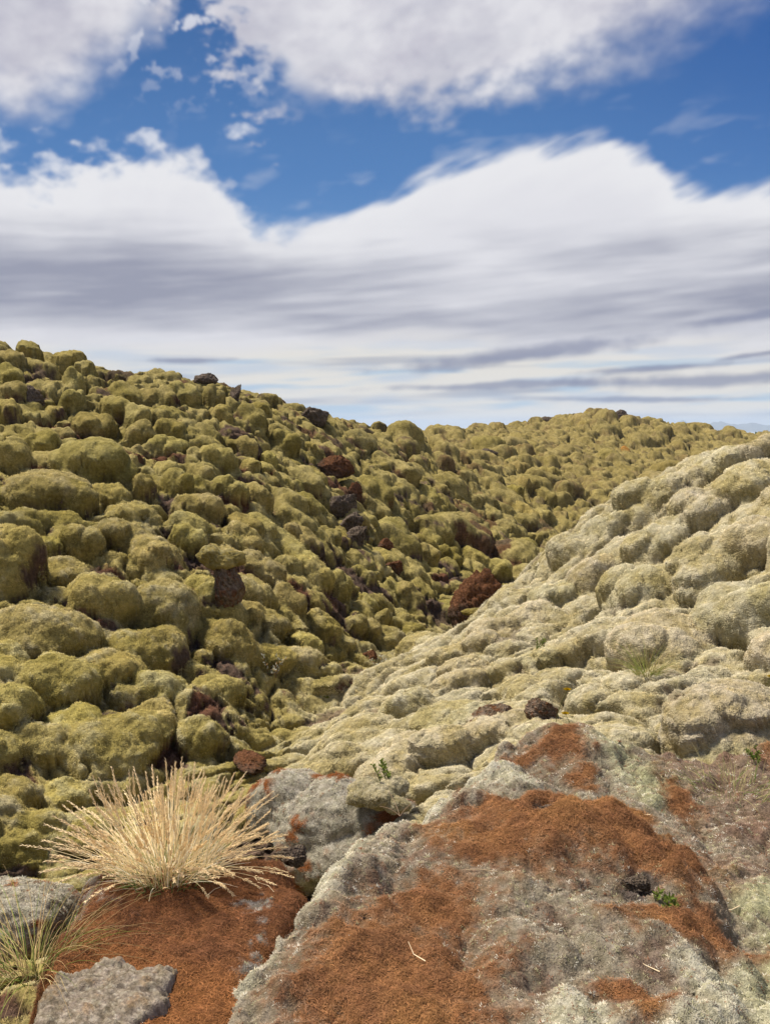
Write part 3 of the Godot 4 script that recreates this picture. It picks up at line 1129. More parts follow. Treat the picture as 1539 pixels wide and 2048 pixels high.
var stone_ring := PackedVector2Array([Vector2(-0.96, 2.2), Vector2(-0.98, 2.66), Vector2(-0.97, 2.8), Vector2(-0.86, 2.87), Vector2(-0.63, 2.83), Vector2(-0.61, 2.68), Vector2(-0.68, 2.6), Vector2(-0.66, 2.2)])
# rusty patches: x, distance ahead, half width, half depth
var rust_spots := [[0.02, 2.68, 0.34, 0.44], [0.16, 3.12, 0.22, 0.20], [0.68, 3.62, 0.50, 0.36], [0.55, 3.86, 0.30, 0.18], [0.95, 3.45, 0.24, 0.22], [0.86, 4.82, 0.17, 0.22], [0.66, 4.74, 0.15, 0.08], [1.33, 4.35, 0.10, 0.30], [0.22, 4.5, 0.16, 0.10], [0.98, 3.02, 0.26, 0.12], [0.72, 2.62, 0.12, 0.10], [2.02, 5.0, 0.16, 0.24], [1.0, 4.05, 0.12, 0.10], [0.9, 4.5, 0.10, 0.08], [0.40, 3.46, 0.14, 0.14], [0.38, 4.32, 0.08, 0.06]]
# pale crests: x, distance ahead, radius
var pale_spots := [[-0.40, 2.75, 0.08], [-0.38, 2.95, 0.09], [-0.33, 3.12, 0.10], [-0.25, 3.3, 0.12], [-0.19, 3.6, 0.13], [-0.06, 3.85, 0.13], [0.1, 4.1, 0.14], [0.26, 4.3, 0.14], [0.45, 4.55, 0.15], [0.6, 4.5, 0.12], [0.36, 4.05, 0.10], [0.55, 4.15, 0.09], [1.25, 4.5, 0.16], [1.2, 4.3, 0.12], [1.1, 4.75, 0.14], [1.1, 2.62, 0.26], [1.35, 2.8, 0.3], [1.35, 3.35, 0.16], [0.85, 2.55, 0.16], [0.5, 2.5, 0.14]]


var dome_ring := PackedVector2Array([Vector2(-0.7, 1.6), Vector2(-0.47, 2.8), Vector2(-0.35, 3.2), Vector2(-0.25, 3.5), Vector2(-0.08, 3.85), Vector2(0.18, 4.08), Vector2(0.5, 4.15), Vector2(0.8, 4.08), Vector2(1.04, 3.8), Vector2(1.16, 3.45), Vector2(1.2, 3.15), Vector2(1.12, 2.6), Vector2(1.0, 1.6)])


func outcrop(x: float, d: float) -> Array:
	var wx := x + 0.07 * n_fine.get_noise_2d(x, d)
	var wd := d + 0.09 * n_fine.get_noise_2d(x + 20.0, d)
	var rust := -1.0
	for q in rust_spots:
		var ex: float = (wx - q[0]) / q[2]
		var ey: float = (wd - q[1]) / q[3]
		rust = maxf(rust, 1.0 - sqrt(ex * ex + ey * ey))
	var pale := 0.0
	for q in pale_spots:
		var ex: float = (wx - q[0]) / q[2]
		var ey: float = (wd - q[1]) / (q[2] * 1.2)
		pale = maxf(pale, 1.0 - sqrt(ex * ex + ey * ey) * 0.6)
	var a := n_mid.get_noise_2d(x * 1.6, d * 1.6)
	var b := n_fine.get_noise_2d(x * 1.5, d * 1.5)
	var f := n_fine.get_noise_2d(x * 5.0 + 60.0, d * 5.0)
	rust = smoothstep(-0.36, 0.42, rust + 0.24 * a + 0.30 * b + 0.44 * f)
	var e := n_cells_small.get_noise_2d(wx * 0.9 + 5.0, wd * 0.7) + 1.0
	var h := outcrop_top.at(x, d)
	h += 0.055 * a + 0.026 * b + 0.010 * f + 0.05 * (pillow(e, 0.7) - 0.75) * (1.0 - 0.75 * rust)
	rust *= smoothstep(0.0, 0.16, inside_by(x, d, outcrop_ring) + 0.06 * b + 0.05 * f)
	var up := clampf((inside_by(x, d, dome_ring) + 0.11 * a + 0.05 * b) / lerpf(0.30, 0.52, smoothstep(0.3, 1.0, x)), 0.0, 1.0)
	h += 0.14 * sqrt(up * (2.0 - up)) - 0.09
	# the rusty hump with its blunt right-hand end, the crest along the left edge, and hollows
	h += 0.10 * smoothstep(1.0, 0.35, Vector2((wx - 0.68) / 0.50, (wd - 3.62) / 0.42).length())
	h += 0.07 * smoothstep(1.0, 0.2, Vector2((wx - 1.0) / 0.2, (wd - 3.42) / 0.22).length())
	h += 0.05 * clampf(pale, 0.0, 1.0)
	h -= 0.08 * smoothstep(1.0, 0.0, Vector2((x - 0.62) / 0.10, (d - 3.66) / 0.10).length())
	h -= 0.06 * smoothstep(1.0, 0.0, Vector2((x - 0.88) / 0.09, (d - 3.24) / 0.08).length())
	h -= 0.07 * smoothstep(1.0, 0.2, Vector2((x - 0.35) / 0.12, (d - 3.95) / 0.08).length())
	var s := inside_by(x, d, outcrop_ring) + 0.06 * a + 0.025 * b
	var wide := 0.20
	if s < wide:
		var t := clampf(1.0 - s / wide, 0.0, 1.0)
		h -= 0.18 * (1.0 - sqrt(1.0 - t * t))
		if s < 0.0:
			h -= minf(-s * 3.0, 0.8)
	var lilac := Color(0.245, 0.205, 0.158).lerp(Color(0.37, 0.33, 0.255), clampf(0.5 + 0.35 * a + 0.6 * b + 0.7 * f, 0.0, 1.0))
	lilac = lilac.lerp(Color(0.19, 0.125, 0.095), smoothstep(0.1, 0.5, n_mid.get_noise_2d(x * 3.1 + 9.0, d * 3.1) + 0.5 * f) * 0.75)
	lilac = lilac.lerp(Color(0.235, 0.145, 0.105), smoothstep(1.15, 1.6, x + 0.3 * a) * smoothstep(2.9, 3.4, d) * 0.6)
	var white := Color(0.47, 0.44, 0.325).lerp(Color(0.55, 0.525, 0.425), clampf(0.5 + f + b, 0.0, 1.0))
	white = white.lerp(Color(0.34, 0.345, 0.17), smoothstep(0.9, 1.2, x) * 0.6)
	var c := lilac.lerp(white, smoothstep(0.25, 0.75, pale + 0.35 * b + 0.3 * f))
	var orange := Color(0.285, 0.138, 0.062).lerp(Color(0.20, 0.096, 0.048), clampf(0.45 + 1.2 * b + 0.5 * f, 0.0, 1.0))
	orange = orange.lerp(Color(0.29, 0.145, 0.06), smoothstep(0.1, 0.6, a))
	c = c.lerp(orange, rust)
	var bare := smoothstep(1.0, 0.7, Vector2((wx - 0.87) / 0.085, (wd - 3.25) / 0.06).length()) + smoothstep(1.0, 0.7, Vector2((wx - 0.61) / 0.07, (wd - 3.70) / 0.035).length())
	if s < -0.02 and d < 3.2:
		bare = maxf(bare, smoothstep(-0.02, -0.06, s) * smoothstep(0.1, -0.1, f + b))
	c = c.lerp(Color(0.14, 0.115, 0.10), clampf(bare, 0.0, 1.0))
	return [h, c]


func slab(x: float, d: float) -> Array:
	var a := n_mid.get_noise_2d(x * 1.6 + 7.0, d * 1.6)
	var b := n_fine.get_noise_2d(x * 1.4, d * 1.4 + 12.0)
	var f := n_fine.get_noise_2d(x * 5.0, d * 5.0)
	var h := slab_top.at(x, d) + 0.03 * a + 0.018 * b + 0.006 * f
	var s := inside_by(x, d, slab_ring) + 0.05 * a + 0.025 * b
	if s < 0.10:
		var t := clampf(1.0 - s / 0.10, 0.0, 1.0)
		h -= 0.07 * (1.0 - sqrt(1.0 - t * t))
		if s < 0.0:
			h -= minf(-s * 3.5, 0.8)
	h -= 0.05 * smoothstep(0.0, 0.06, inside_by(x, d, stone_ring))
	var c := Color(0.225, 0.100, 0.046).lerp(Color(0.155, 0.070, 0.036), clampf(0.4 + 1.2 * b + 0.5 * f + 0.6 * a, 0.0, 1.0))
	c = c.lerp(Color(0.30, 0.13, 0.05), smoothstep(3.0, 2.8, d + 0.2 * a) * 0.6)
	var grey := smoothstep(0.0, 0.25, 0.16 - s * 0.9 + 0.35 * b + 0.3 * f - 0.12) * smoothstep(-0.7, -0.95, x) * smoothstep(3.0, 3.2, d)
	grey = maxf(grey, smoothstep(0.1, 0.4, 0.75 - Vector2((x + 0.43) / 0.10, (d - 3.22) / 0.10).length() + 0.7 * f + 0.3 * b))
	grey = maxf(grey, smoothstep(0.1, 0.4, 0.7 - Vector2((x + 0.40) / 0.06, (d - 2.88) / 0.24).length() + 0.7 * f + 0.3 * b))
	c = c.lerp(Color(0.30, 0.27, 0.24), grey)
	return [h, c]


func stone(x: float, d: float) -> Array:
	var b := n_fine.get_noise_2d(x * 2.2, d * 2.2 + 3.0)
	var f := n_fine.get_noise_2d(x * 7.0, d * 9.0)
	var g := n_fine.get_noise_2d(x * 16.0, d * 22.0)
	var e := n_cells_small.get_noise_2d(x * 3.2, d * 5.0) + 1.0
	var h := slab_top.at(x, d) + 0.022 + 0.014 * b + 0.008 * n_fine.get_noise_2d(x * 2.5, d * 9.0) + 0.004 * g + 0.008 * (pillow(e, 0.6) - 0.7)
	var s := inside_by(x, d, stone_ring) + 0.022 * b + 0.012 * f
	if s < 0.03:
		var t := clampf(1.0 - s / 0.03, 0.0, 1.0)
		h -= 0.03 * (1.0 - sqrt(1.0 - t * t))
		if s < 0.0:
			h -= minf(-s * 5.0, 0.7)
	var c := Color(0.19, 0.155, 0.125).lerp(Color(0.36, 0.31, 0.255), clampf(0.5 + 1.1 * f + 0.9 * g, 0.0, 1.0))
	c = c.lerp(Color(0.30, 0.19, 0.10), smoothstep(0.2, 0.5, b + 0.5 * g) * 0.5)
	c = c.lerp(Color(0.40, 0.38, 0.33), smoothstep(0.35, 0.6, g + 0.4 * f) * 0.6)
	return [h, c]


func patch(which: int, x0: float, x1: float, d0: float, d1: float, step: float) -> ArrayMesh:
	var cols := int((x1 - x0) / step) + 1
	var rows := int((d1 - d0) / step) + 1
	var v := PackedVector3Array()
	var col := PackedColorArray()
	v.resize(cols * rows)
	col.resize(cols * rows)
	for j in rows:
		var d := d0 + j * step
		for i in cols:
			var x := x0 + i * step
			var g: Array = outcrop(x, d) if which == 0 else (slab(x, d) if which == 1 else stone(x, d))
			var c: Color = g[1]
			v[j * cols + i] = Vector3(x, maxf(g[0], -0.85), -d)
			col[j * cols + i] = Color(c.r * GAIN, c.g * GAIN, c.b * GAIN)
	return grid_mesh(v, col, cols, rows)


# ---------------------------------------------------------------- boulders

const SHARED := "rounded lava boulder under thick olive moss among many like it on the left slope"
var boulder_at: Array[Vector3] = []    # x, z, radius of what stands already

var labels := {
	"dark block": ["bare_rock", "dark bare lava block high on the left slope, above two pale moss knobs", "rock"],
	"knob": ["mossy_boulder", "pale mossy knob with a bare brown side, right of the dark lava block", "boulder"],
	"knob2": ["mossy_boulder", "pale moss knob just below the dark lava block on the upper left slope", "boulder"],
	"bigleft": ["mossy_boulder", "broad overhanging moss boulder at the left picture edge above the dark hollow", "boulder"],
	"bigwide": ["mossy_boulder", "widest smooth olive moss boulder on the upper left slope, right of the dark hollow", "boulder"],
	"lip": ["mossy_boulder", "narrow hanging moss boulder with a strip of bare reddish rock down its right side", "boulder"],
	"crest rock": ["bare_rock", "dark bare rock standing on the skyline of the left slope", "rock"],
	"bigover": ["mossy_boulder", "large overhanging moss boulder under the skyline, dark hollow below it", "boulder"],
	"lone rock": ["bare_rock", "lone dark knobbly lava rock on the skyline where the left slope runs out", "rock"],
	"ball": ["mossy_boulder", "ball-shaped olive moss boulder above the red-brown rock ledge", "boulder"],
	"bigball": ["mossy_boulder", "big rounded moss boulder with deep shade beneath, middle of the left slope", "boulder"],
	"halfbare": ["mossy_boulder", "moss boulder with a small square bare rock face, just above the big rounded boulder", "boulder"],
	"redledge": ["red_rock", "red-brown bare rock ledge in the middle of the left slope", "rock"],
	"crumbly": ["bare_rock", "crumbling grey-brown lava rock below the red-brown ledge", "rock"],
	"column": ["mossy_boulder", "tall column-like moss boulder with a bare rock side at the left picture edge", "boulder"],
	"perched": ["mossy_boulder", "oval moss boulder perched over a black cavity, right of the tall column boulder", "boulder"],
	"brow": ["mossy_boulder", "heavy brow-shaped moss boulder overhanging a dark ferny recess", "boulder"],
	"great1": ["mossy_boulder", "left half of the largest pale moss hump low on the left slope", "boulder"],
	"great2": ["mossy_boulder", "right shoulder of the largest pale moss hump low on the left slope", "boulder"],
	"long": ["mossy_boulder", "long flat pale moss boulder reaching in from the left picture edge", "boulder"],
	"nose": ["mossy_boulder", "blunt moss boulder jutting out beside the pale-leaved willow sprig", "boulder"],
	"flatcap": ["mossy_boulder", "low flat moss boulder with a bare right side by the bright green moss", "boulder"],
	"hood": ["mossy_boulder", "hood-shaped pale moss boulder with bare brown rock below, low at the left", "boulder"],
	"greyone": ["mossy_boulder", "small greyish moss boulder just behind the left side of the straw-coloured grass", "boulder"],
	"gullyslab": ["red_rock", "low flat red-brown rock on the gully floor behind the straw-coloured grass", "rock"],
	"redbrown": ["red_rock", "red-brown mossless boulder beside the bright green moss in the gully", "rock"],
	"orange": ["moss_cushion", "small orange-brown moss cushion far out on the moss plain", "moss cushion"],
}


func claim(called: String, label: String, category: String, group: String, mid: Vector3, lay: Basis, size: Vector3, bare := -9.0, under := 0.0, face := Vector3.UP, spread := 0.13) -> int:
	var t := rng.randf_range(1.0 - spread, 1.0 + spread)
	owners.append({"called": called, "label": label, "category": category, "group": group, "mid": mid, "lay": lay, "size": size, "bare": bare, "under": under, "face": face.normalized(),
		"tone": Color(t, t * rng.randf_range(0.965, 1.02), t * rng.randf_range(1.0 - spread * 1.2, 1.0 + spread * 0.5)), "noun": ""})
	return owners.size() - 1


func boulder(kind: String, key: String, at: Vector3, rx: float, ry: float, k: int) -> void:
	var rock := kind == "r" or kind == "R"
	var name := "bare_rock" if kind == "r" else ("red_rock" if kind == "R" else "mossy_boulder")
	var what := ["bare dark lava rock among the mossy boulders", "rock", "bare lava rocks"] if kind == "r" else (["red-brown lava rock showing between the mossy boulders", "rock", "red-brown rocks of the left slope"] if kind == "R" else [SHARED, "boulder", "mossy boulders of the left slope"])
	if at.z < -15.5 and not rock:
		name = "moss_cushion"
		what = [FAR_SHARED, "moss cushion", "moss cushions of the far plain"]
	var label: String = what[0]
	if labels.has(key):
		name = labels[key][0]
		label = labels[key][1]
		what[1] = labels[key][2]
	var lay := along_slope(at)
	var noun := "bare dark rock" if kind == "r" else ("red-brown rock" if kind == "R" else ("olive moss cushion" if at.z < -15.5 else ("moss boulder with a bare side" if kind == "b" else ("overhanging moss boulder" if kind == "o" else "olive moss boulder"))))
	var eye := seen_at(at)
	if labels.has(key) and short_names.has(key):
		landmarks.append([eye.x, eye.y, short_names[key]])
	boulder_at.append(Vector3(at.x, at.z, rx))
	if rock:
		if at.z < -30.0:
			at.y = base_height(at.x, at.z) - 0.02
		var o := thing(name, label, what[1], at, what[2])
		o.basis = lay
		if not labels.has(key):
			unlabelled.append([o, noun, eye.x, eye.y, rx / -at.z])
		var body := part("rock_body", star(100 + k, 40, 58, {"look": "rock" if kind == "r" else "red", "jag": 0.2, "lobes": 4, "squash": 1.0, "under": 0.2, "rough": 0.8}), M.rock, o)
		body.scale = Vector3(rx * 1.15, ry * 1.2, clampf(rx, ry * 0.8, ry * 1.6))
		return
	var deep := clampf(rx, ry * 0.8, ry * 1.8) * 1.4
	var mid := at - lay.z * deep * 0.42 - lay.y * ry * 0.16
	var face := lay.inverse() * (Vector3(1.0, -0.1, 0.35) if key == "column" else Vector3(0.75 + 0.2 * sin(k * 1.7), -0.25, 0.6))
	var close := smoothstep(-13.0, -8.0, at.z)
	var size := Vector3(rx * lerpf(0.74, 1.1, close), ry * lerpf(0.74, 1.05, close), deep * 0.9)
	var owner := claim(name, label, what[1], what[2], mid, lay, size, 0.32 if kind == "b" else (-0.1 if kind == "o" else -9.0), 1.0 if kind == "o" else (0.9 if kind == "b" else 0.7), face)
	if kind == "O": owners[owner].tone = Color(1.25, 0.78, 0.5)
	if not labels.has(key): owners[owner].noun = noun
	lumpy(owner, mid, lay, size, 5, 0.50 * minf(rx, ry))


func lobe(at: Vector3, rx: float, ry: float, k: int) -> void:
	# one of the soft bulges of the pale hill
	var lay := along_slope(at)
	var size := Vector3(rx * 1.12, maxf(ry * 0.95, rx * 0.55), rx * 1.25)
	var mid := at - lay.y * size.y * 0.68 - lay.z * size.z * 0.25
	var owner := claim("pale_moss_mound", LOBE_SHARED, "moss mound", "pale moss mounds right of the gully", mid, lay, size, -9.0, 0.0, Vector3.UP, 0.06)
	owners[owner].noun = "pale moss bulge"
	if lobe_labels.has(k):
		owners[owner].label = lobe_labels[k][0]
		owners[owner].noun = ""
		var eye := seen_at(at)
		landmarks.append([eye.x, eye.y, lobe_labels[k][1]])
	lumpy(owner, mid, lay, size, 4, 0.42 * rx)


const LOBE_SHARED := "smooth pale moss lobe in the woolly carpet right of the gully"
const FAR_SHARED := "olive moss cushion among many on the far moss plain"
var lobe_labels := {15: ["largest pale moss bulge of the right hill, shaded hollow and grass at its foot", "largest pale bulge"], 0: ["pale moss shoulder standing out at the left end of the right hill", "left-end shoulder"], 25: ["steep rounded pale green moss dome at the edge of the gully", "steep gully-edge dome"],
	30: ["smooth pale moss dome in front of the small brown lava rock", "dome by the brown rock"], 34: ["big pale moss dome with rusty top at the right picture edge", "big rusty-topped dome"], 7: ["topmost pale moss bulge where the right hill meets the sky", "topmost pale bulge"]}


func place_owners() -> void:
	for g in owners:
		if not g.has("mesh"):
			continue
		var o := thing(g.called, g.label, g.category, g.mid, g.group)
		if g.noun:
			var eye := seen_at(g.mid)
			unlabelled.append([o, g.noun, eye.x, eye.y, (g.size as Vector3).x / -(g.mid as Vector3).z])
		var m: ArrayMesh = g.mesh
		var body := part("moss_cover", m, M.land, o)
		if (g.mid as Vector3).z > -12.5:
			grow_wool(m, Transform3D(Basis.IDENTITY, g.mid), body, 14.0, 0.7, 0.0027)


func along_slope(at: Vector3) -> Basis:
	# z runs down the slope, y leans from upright towards the slope's normal
	var gx := (base_height(at.x + 0.5, at.z) - base_height(at.x - 0.5, at.z))
	var gz := (base_height(at.x, at.z + 0.5) - base_height(at.x, at.z - 0.5))
	var up := Vector3(-gx * 0.8, 1.0, -gz * 0.8).normalized()
	var down := Vector3(-gx, 0.0, -gz)
	if down.length() < 0.08:
		down = Vector3(0.2, 0, 1)
	down = (down.normalized() + Vector3(0, 0, 0.35)).normalized()
	var x := up.cross(down).normalized()
	return Basis(x, up, x.cross(up))


func build_boulders() -> void:
	var rows := [
		["m", "", -6.19, 2.98, -17.60, 0.28, 0.17], ["m", "", -6.29, 2.75, -16.67, 0.36, 0.21], ["m", "", -5.42, 2.82, -17.40, 0.40, 0.20], ["o", "", -5.00, 2.37, -16.08, 0.23, 0.29],
		["o", "", -5.11, 2.58, -17.11, 0.24, 0.22], ["m", "", -5.90, 2.43, -15.73, 0.32, 0.24], ["b", "", -5.55, 2.12, -14.87, 0.34, 0.30], ["r", "dark block", -5.33, 2.05, -14.99, 0.18, 0.16],
		["m", "", -4.71, 1.99, -15.05, 0.28, 0.29], ["b", "knob", -4.88, 1.85, -14.70, 0.19, 0.14], ["m", "knob2", -5.06, 1.76, -14.23, 0.18, 0.15], ["b", "", -5.35, 1.83, -14.01, 0.25, 0.28],
		["o", "", -4.22, 1.66, -14.40, 0.41, 0.23], ["m", "", -4.15, 1.92, -15.20, 0.29, 0.23], ["m", "", -3.73, 1.77, -14.93, 0.29, 0.23], ["o", "", -3.52, 1.54, -14.23, 0.27, 0.22],
		["m", "", -3.43, 1.77, -15.08, 0.19, 0.21], ["m", "", -3.12, 1.59, -14.55, 0.30, 0.22], ["m", "", -4.12, 2.15, -16.02, 0.37, 0.20], ["o", "", -3.84, 2.13, -16.18, 0.21, 0.17],
		["b", "", -3.55, 2.09, -16.18, 0.30, 0.21], ["o", "bigleft", -4.64, 1.26, -12.30, 0.32, 0.31], ["o", "", -4.59, 1.43, -13.24, 0.28, 0.22], ["m", "bigwide", -3.63, 1.16, -12.45, 0.60, 0.38],
		["b", "lip", -2.94, 0.91, -12.10, 0.19, 0.25], ["m", "", -2.57, 0.94, -12.32, 0.24, 0.31], ["m", "", -3.82, 0.88, -11.31, 0.57, 0.24], ["o", "", -3.51, 0.79, -11.22, 0.26, 0.23],
		["m", "", -3.26, 0.81, -11.77, 0.27, 0.15], ["o", "", -3.34, 2.19, -16.67, 0.36, 0.25], ["r", "crest rock", -3.30, 2.51, -18.50, 0.20, 0.16], ["m", "", -2.86, 2.14, -17.01, 0.24, 0.29],
		["r", "", -2.67, 2.18, -17.63, 0.06, 0.20], ["m", "", -2.57, 1.83, -16.18, 0.21, 0.25], ["o", "bigover", -2.09, 1.72, -16.50, 0.31, 0.32], ["m", "", -2.11, 1.96, -17.77, 0.23, 0.18],
		["r", "lone rock", -1.37, 1.83, -19.06, 0.27, 0.22], ["m", "", -1.05, 1.66, -19.25, 0.22, 0.18], ["m", "ball", -1.54, 1.37, -16.40, 0.28, 0.26], ["m", "", -1.25, 1.31, -17.14, 0.11, 0.13],
		["o", "bigball", -2.27, 1.18, -13.84, 0.30, 0.25], ["m", "", -2.63, 1.24, -13.84, 0.14, 0.13], ["b", "halfbare", -2.61, 1.54, -14.99, 0.23, 0.16], ["m", "", -2.03, 1.33, -15.02, 0.19, 0.21],
		["m", "", -1.86, 1.03, -14.15, 0.17, 0.17], ["m", "", -1.69, 1.11, -14.93, 0.11, 0.20], ["m", "", -1.57, 0.83, -14.06, 0.15, 0.13], ["R", "redledge", -0.88, 0.95, -16.50, 0.33, 0.19],
		["m", "", -1.08, 0.75, -15.02, 0.33, 0.21], ["o", "", -1.58, 0.65, -13.06, 0.21, 0.21], ["m", "", -1.92, 0.79, -12.80, 0.27, 0.23], ["r", "crumbly", -0.66, 0.42, -14.90, 0.19, 0.21],
		["r", "", -0.53, 0.21, -14.26, 0.13, 0.22], ["R", "", -0.49, 0.54, -16.05, 0.15, 0.16], ["m", "", -1.23, 0.55, -13.57, 0.28, 0.21], ["m", "", -1.07, 0.33, -13.14, 0.33, 0.17],
		["m", "", -1.60, 0.39, -11.89, 0.25, 0.18], ["m", "", -2.17, 0.48, -11.20, 0.26, 0.17], ["b", "column", -3.38, 0.34, -8.95, 0.28, 0.43], ["b", "", -3.39, 0.42, -9.97, 0.14, 0.13],
		["o", "perched", -3.08, 0.20, -9.48, 0.25, 0.13], ["m", "", -3.10, 0.42, -10.09, 0.22, 0.18], ["o", "brow", -2.76, 0.44, -10.40, 0.28, 0.19], ["o", "", -2.36, 0.28, -10.13, 0.29, 0.20],
		["m", "", -2.87, 0.61, -11.15, 0.32, 0.12], ["m", "great1", -2.48, -0.01, -8.86, 0.30, 0.28], ["m", "great2", -1.98, -0.11, -9.06, 0.32, 0.24], ["m", "long", -2.76, -0.14, -8.05, 0.40, 0.18],
		["b", "", -1.85, -0.35, -8.38, 0.24, 0.18], ["o", "nose", -1.38, -0.42, -8.95, 0.25, 0.21], ["m", "", -2.10, 0.36, -10.80, 0.22, 0.17], ["o", "", -1.51, 0.26, -11.40, 0.22, 0.24],
		["m", "", -1.30, -0.01, -10.89, 0.27, 0.15], ["m", "", -1.70, -0.05, -9.68, 0.23, 0.15], ["m", "", -1.32, -0.15, -10.25, 0.24, 0.16], ["o", "", -0.97, -0.32, -10.59, 0.19, 0.17],
		["o", "", -1.07, -0.40, -9.85, 0.17, 0.14], ["m", "", -1.28, -0.28, -9.79, 0.15, 0.12], ["m", "", -0.87, -0.52, -10.23, 0.09, 0.09], ["o", "", -0.73, -0.62, -9.95, 0.16, 0.12],
		["m", "", -0.59, -0.60, -10.67, 0.20, 0.20], ["m", "", -0.72, -0.22, -11.68, 0.23, 0.21], ["o", "", -0.47, -0.33, -11.96, 0.16, 0.22], ["m", "", -0.97, -0.01, -11.89, 0.25, 0.18],
		["b", "", -0.94, 0.13, -12.67, 0.30, 0.17], ["m", "", -1.01, -0.58, -9.15, 0.18, 0.12], ["b", "", -0.69, -0.65, -9.39, 0.20, 0.13], ["b", "flatcap", -0.51, -0.77, -8.99, 0.17, 0.07],
		["b", "", -0.27, -0.68, -11.22, 0.15, 0.12], ["b", "", -0.21, -0.36, -12.70, 0.18, 0.20], ["m", "", -2.21, -0.37, -7.87, 0.21, 0.16], ["o", "hood", -2.45, -0.38, -7.42, 0.25, 0.18],
		["m", "", -2.64, -0.42, -6.91, 0.16, 0.20], ["m", "", -1.79, -0.51, -7.80, 0.20, 0.11], ["o", "", -1.34, -0.61, -8.08, 0.19, 0.15], ["m", "", -1.74, -0.66, -7.42, 0.17, 0.10],
		["m", "", -1.88, -0.71, -6.96, 0.34, 0.16], ["m", "", -2.36, -0.64, -6.74, 0.17, 0.11], ["b", "", -1.39, -0.76, -7.31, 0.17, 0.15], ["m", "", -2.33, -0.76, -6.07, 0.16, 0.17],
		["m", "greyone", -2.09, -0.86, -6.36, 0.14, 0.08], ["m", "", -1.22, -0.75, -7.63, 0.09, 0.09], ["R", "gullyslab", -1.00, -0.85, -7.11, 0.17, 0.07], ["o", "", -0.03, 0.50, -16.84, 0.35, 0.27],
		["m", "", 0.49, 0.70, -18.95, 0.37, 0.27], ["m", "", 1.18, 0.39, -19.84, 0.18, 0.18], ["m", "", 0.97, 0.29, -18.76, 0.25, 0.20], ["o", "", 2.06, 0.55, -23.37, 0.19, 0.15],
		["r", "", 3.20, 0.86, -29.95, 0.24, 0.17], ["m", "", 3.85, 0.54, -27.16, 0.32, 0.22], ["m", "", 5.03, 0.64, -30.01, 0.40, 0.23], ["m", "", 4.70, 0.40, -27.48, 0.33, 0.22],
		["m", "", 3.57, 0.21, -24.57, 0.24, 0.27], ["o", "", 4.08, -0.08, -24.23, 0.32, 0.20], ["o", "", 3.44, -0.37, -22.32, 0.35, 0.19], ["o", "", 2.78, -0.49, -19.92, 0.32, 0.20],
		["m", "", 3.16, -0.62, -20.28, 0.19, 0.10], ["m", "", 1.73, -0.19, -18.91, 0.28, 0.17], ["m", "", 1.65, -0.62, -16.94, 0.25, 0.17], ["m", "", 2.05, -0.80, -16.70, 0.26, 0.24],
		["m", "", 1.18, -0.53, -16.24, 0.23, 0.23], ["m", "", 0.80, -0.42, -15.70, 0.21, 0.24], ["m", "", 4.21, -0.42, -23.14, 0.20, 0.14], ["m", "", 3.23, 0.08, -23.75, 0.28, 0.24],
		["m", "", 4.81, 0.24, -26.78, 0.22, 0.16], ["b", "", 0.46, -0.72, -13.22, 0.24, 0.24], ["m", "", -0.12, -0.58, -12.18, 0.15, 0.10], ["m", "", 0.05, -0.68, -11.89, 0.10, 0.12],
		["m", "", 0.30, -0.82, -10.78, 0.25, 0.16], ["m", "", -0.09, -0.72, -11.29, 0.12, 0.15], ["o", "", -0.40, 0.22, -14.87, 0.23, 0.20], ["R", "redbrown", -0.18, -0.91, -10.65, 0.12, 0.11],
		["R", "", 0.12, -0.38, -14.01, 0.16, 0.13], ["r", "", -0.43, 0.05, -13.87, 0.13, 0.21], ["R", "", -0.00, -0.16, -14.73, 0.16, 0.11], ["r", "", 7.40, 2.26, -45.00, 0.30, 0.16],
		["r", "", 8.65, 2.35, -45.00, 0.14, 0.14], ["r", "", 10.66, 2.10, -45.00, 0.39, 0.27], ["m", "", 4.91, 1.70, -41.58, 0.30, 0.19], ["m", "", 2.45, 1.56, -35.71, 0.54, 0.22],
		["m", "", 8.68, 1.82, -42.84, 0.33, 0.20], ["O", "orange", 9.39, 0.85, -38.30, 0.19, 0.12]
	]
	for k in rows.size():
		var r: Array = rows[k]
		boulder(r[0], r[1], Vector3(r[2], r[3], r[4]), r[5], r[6], k)
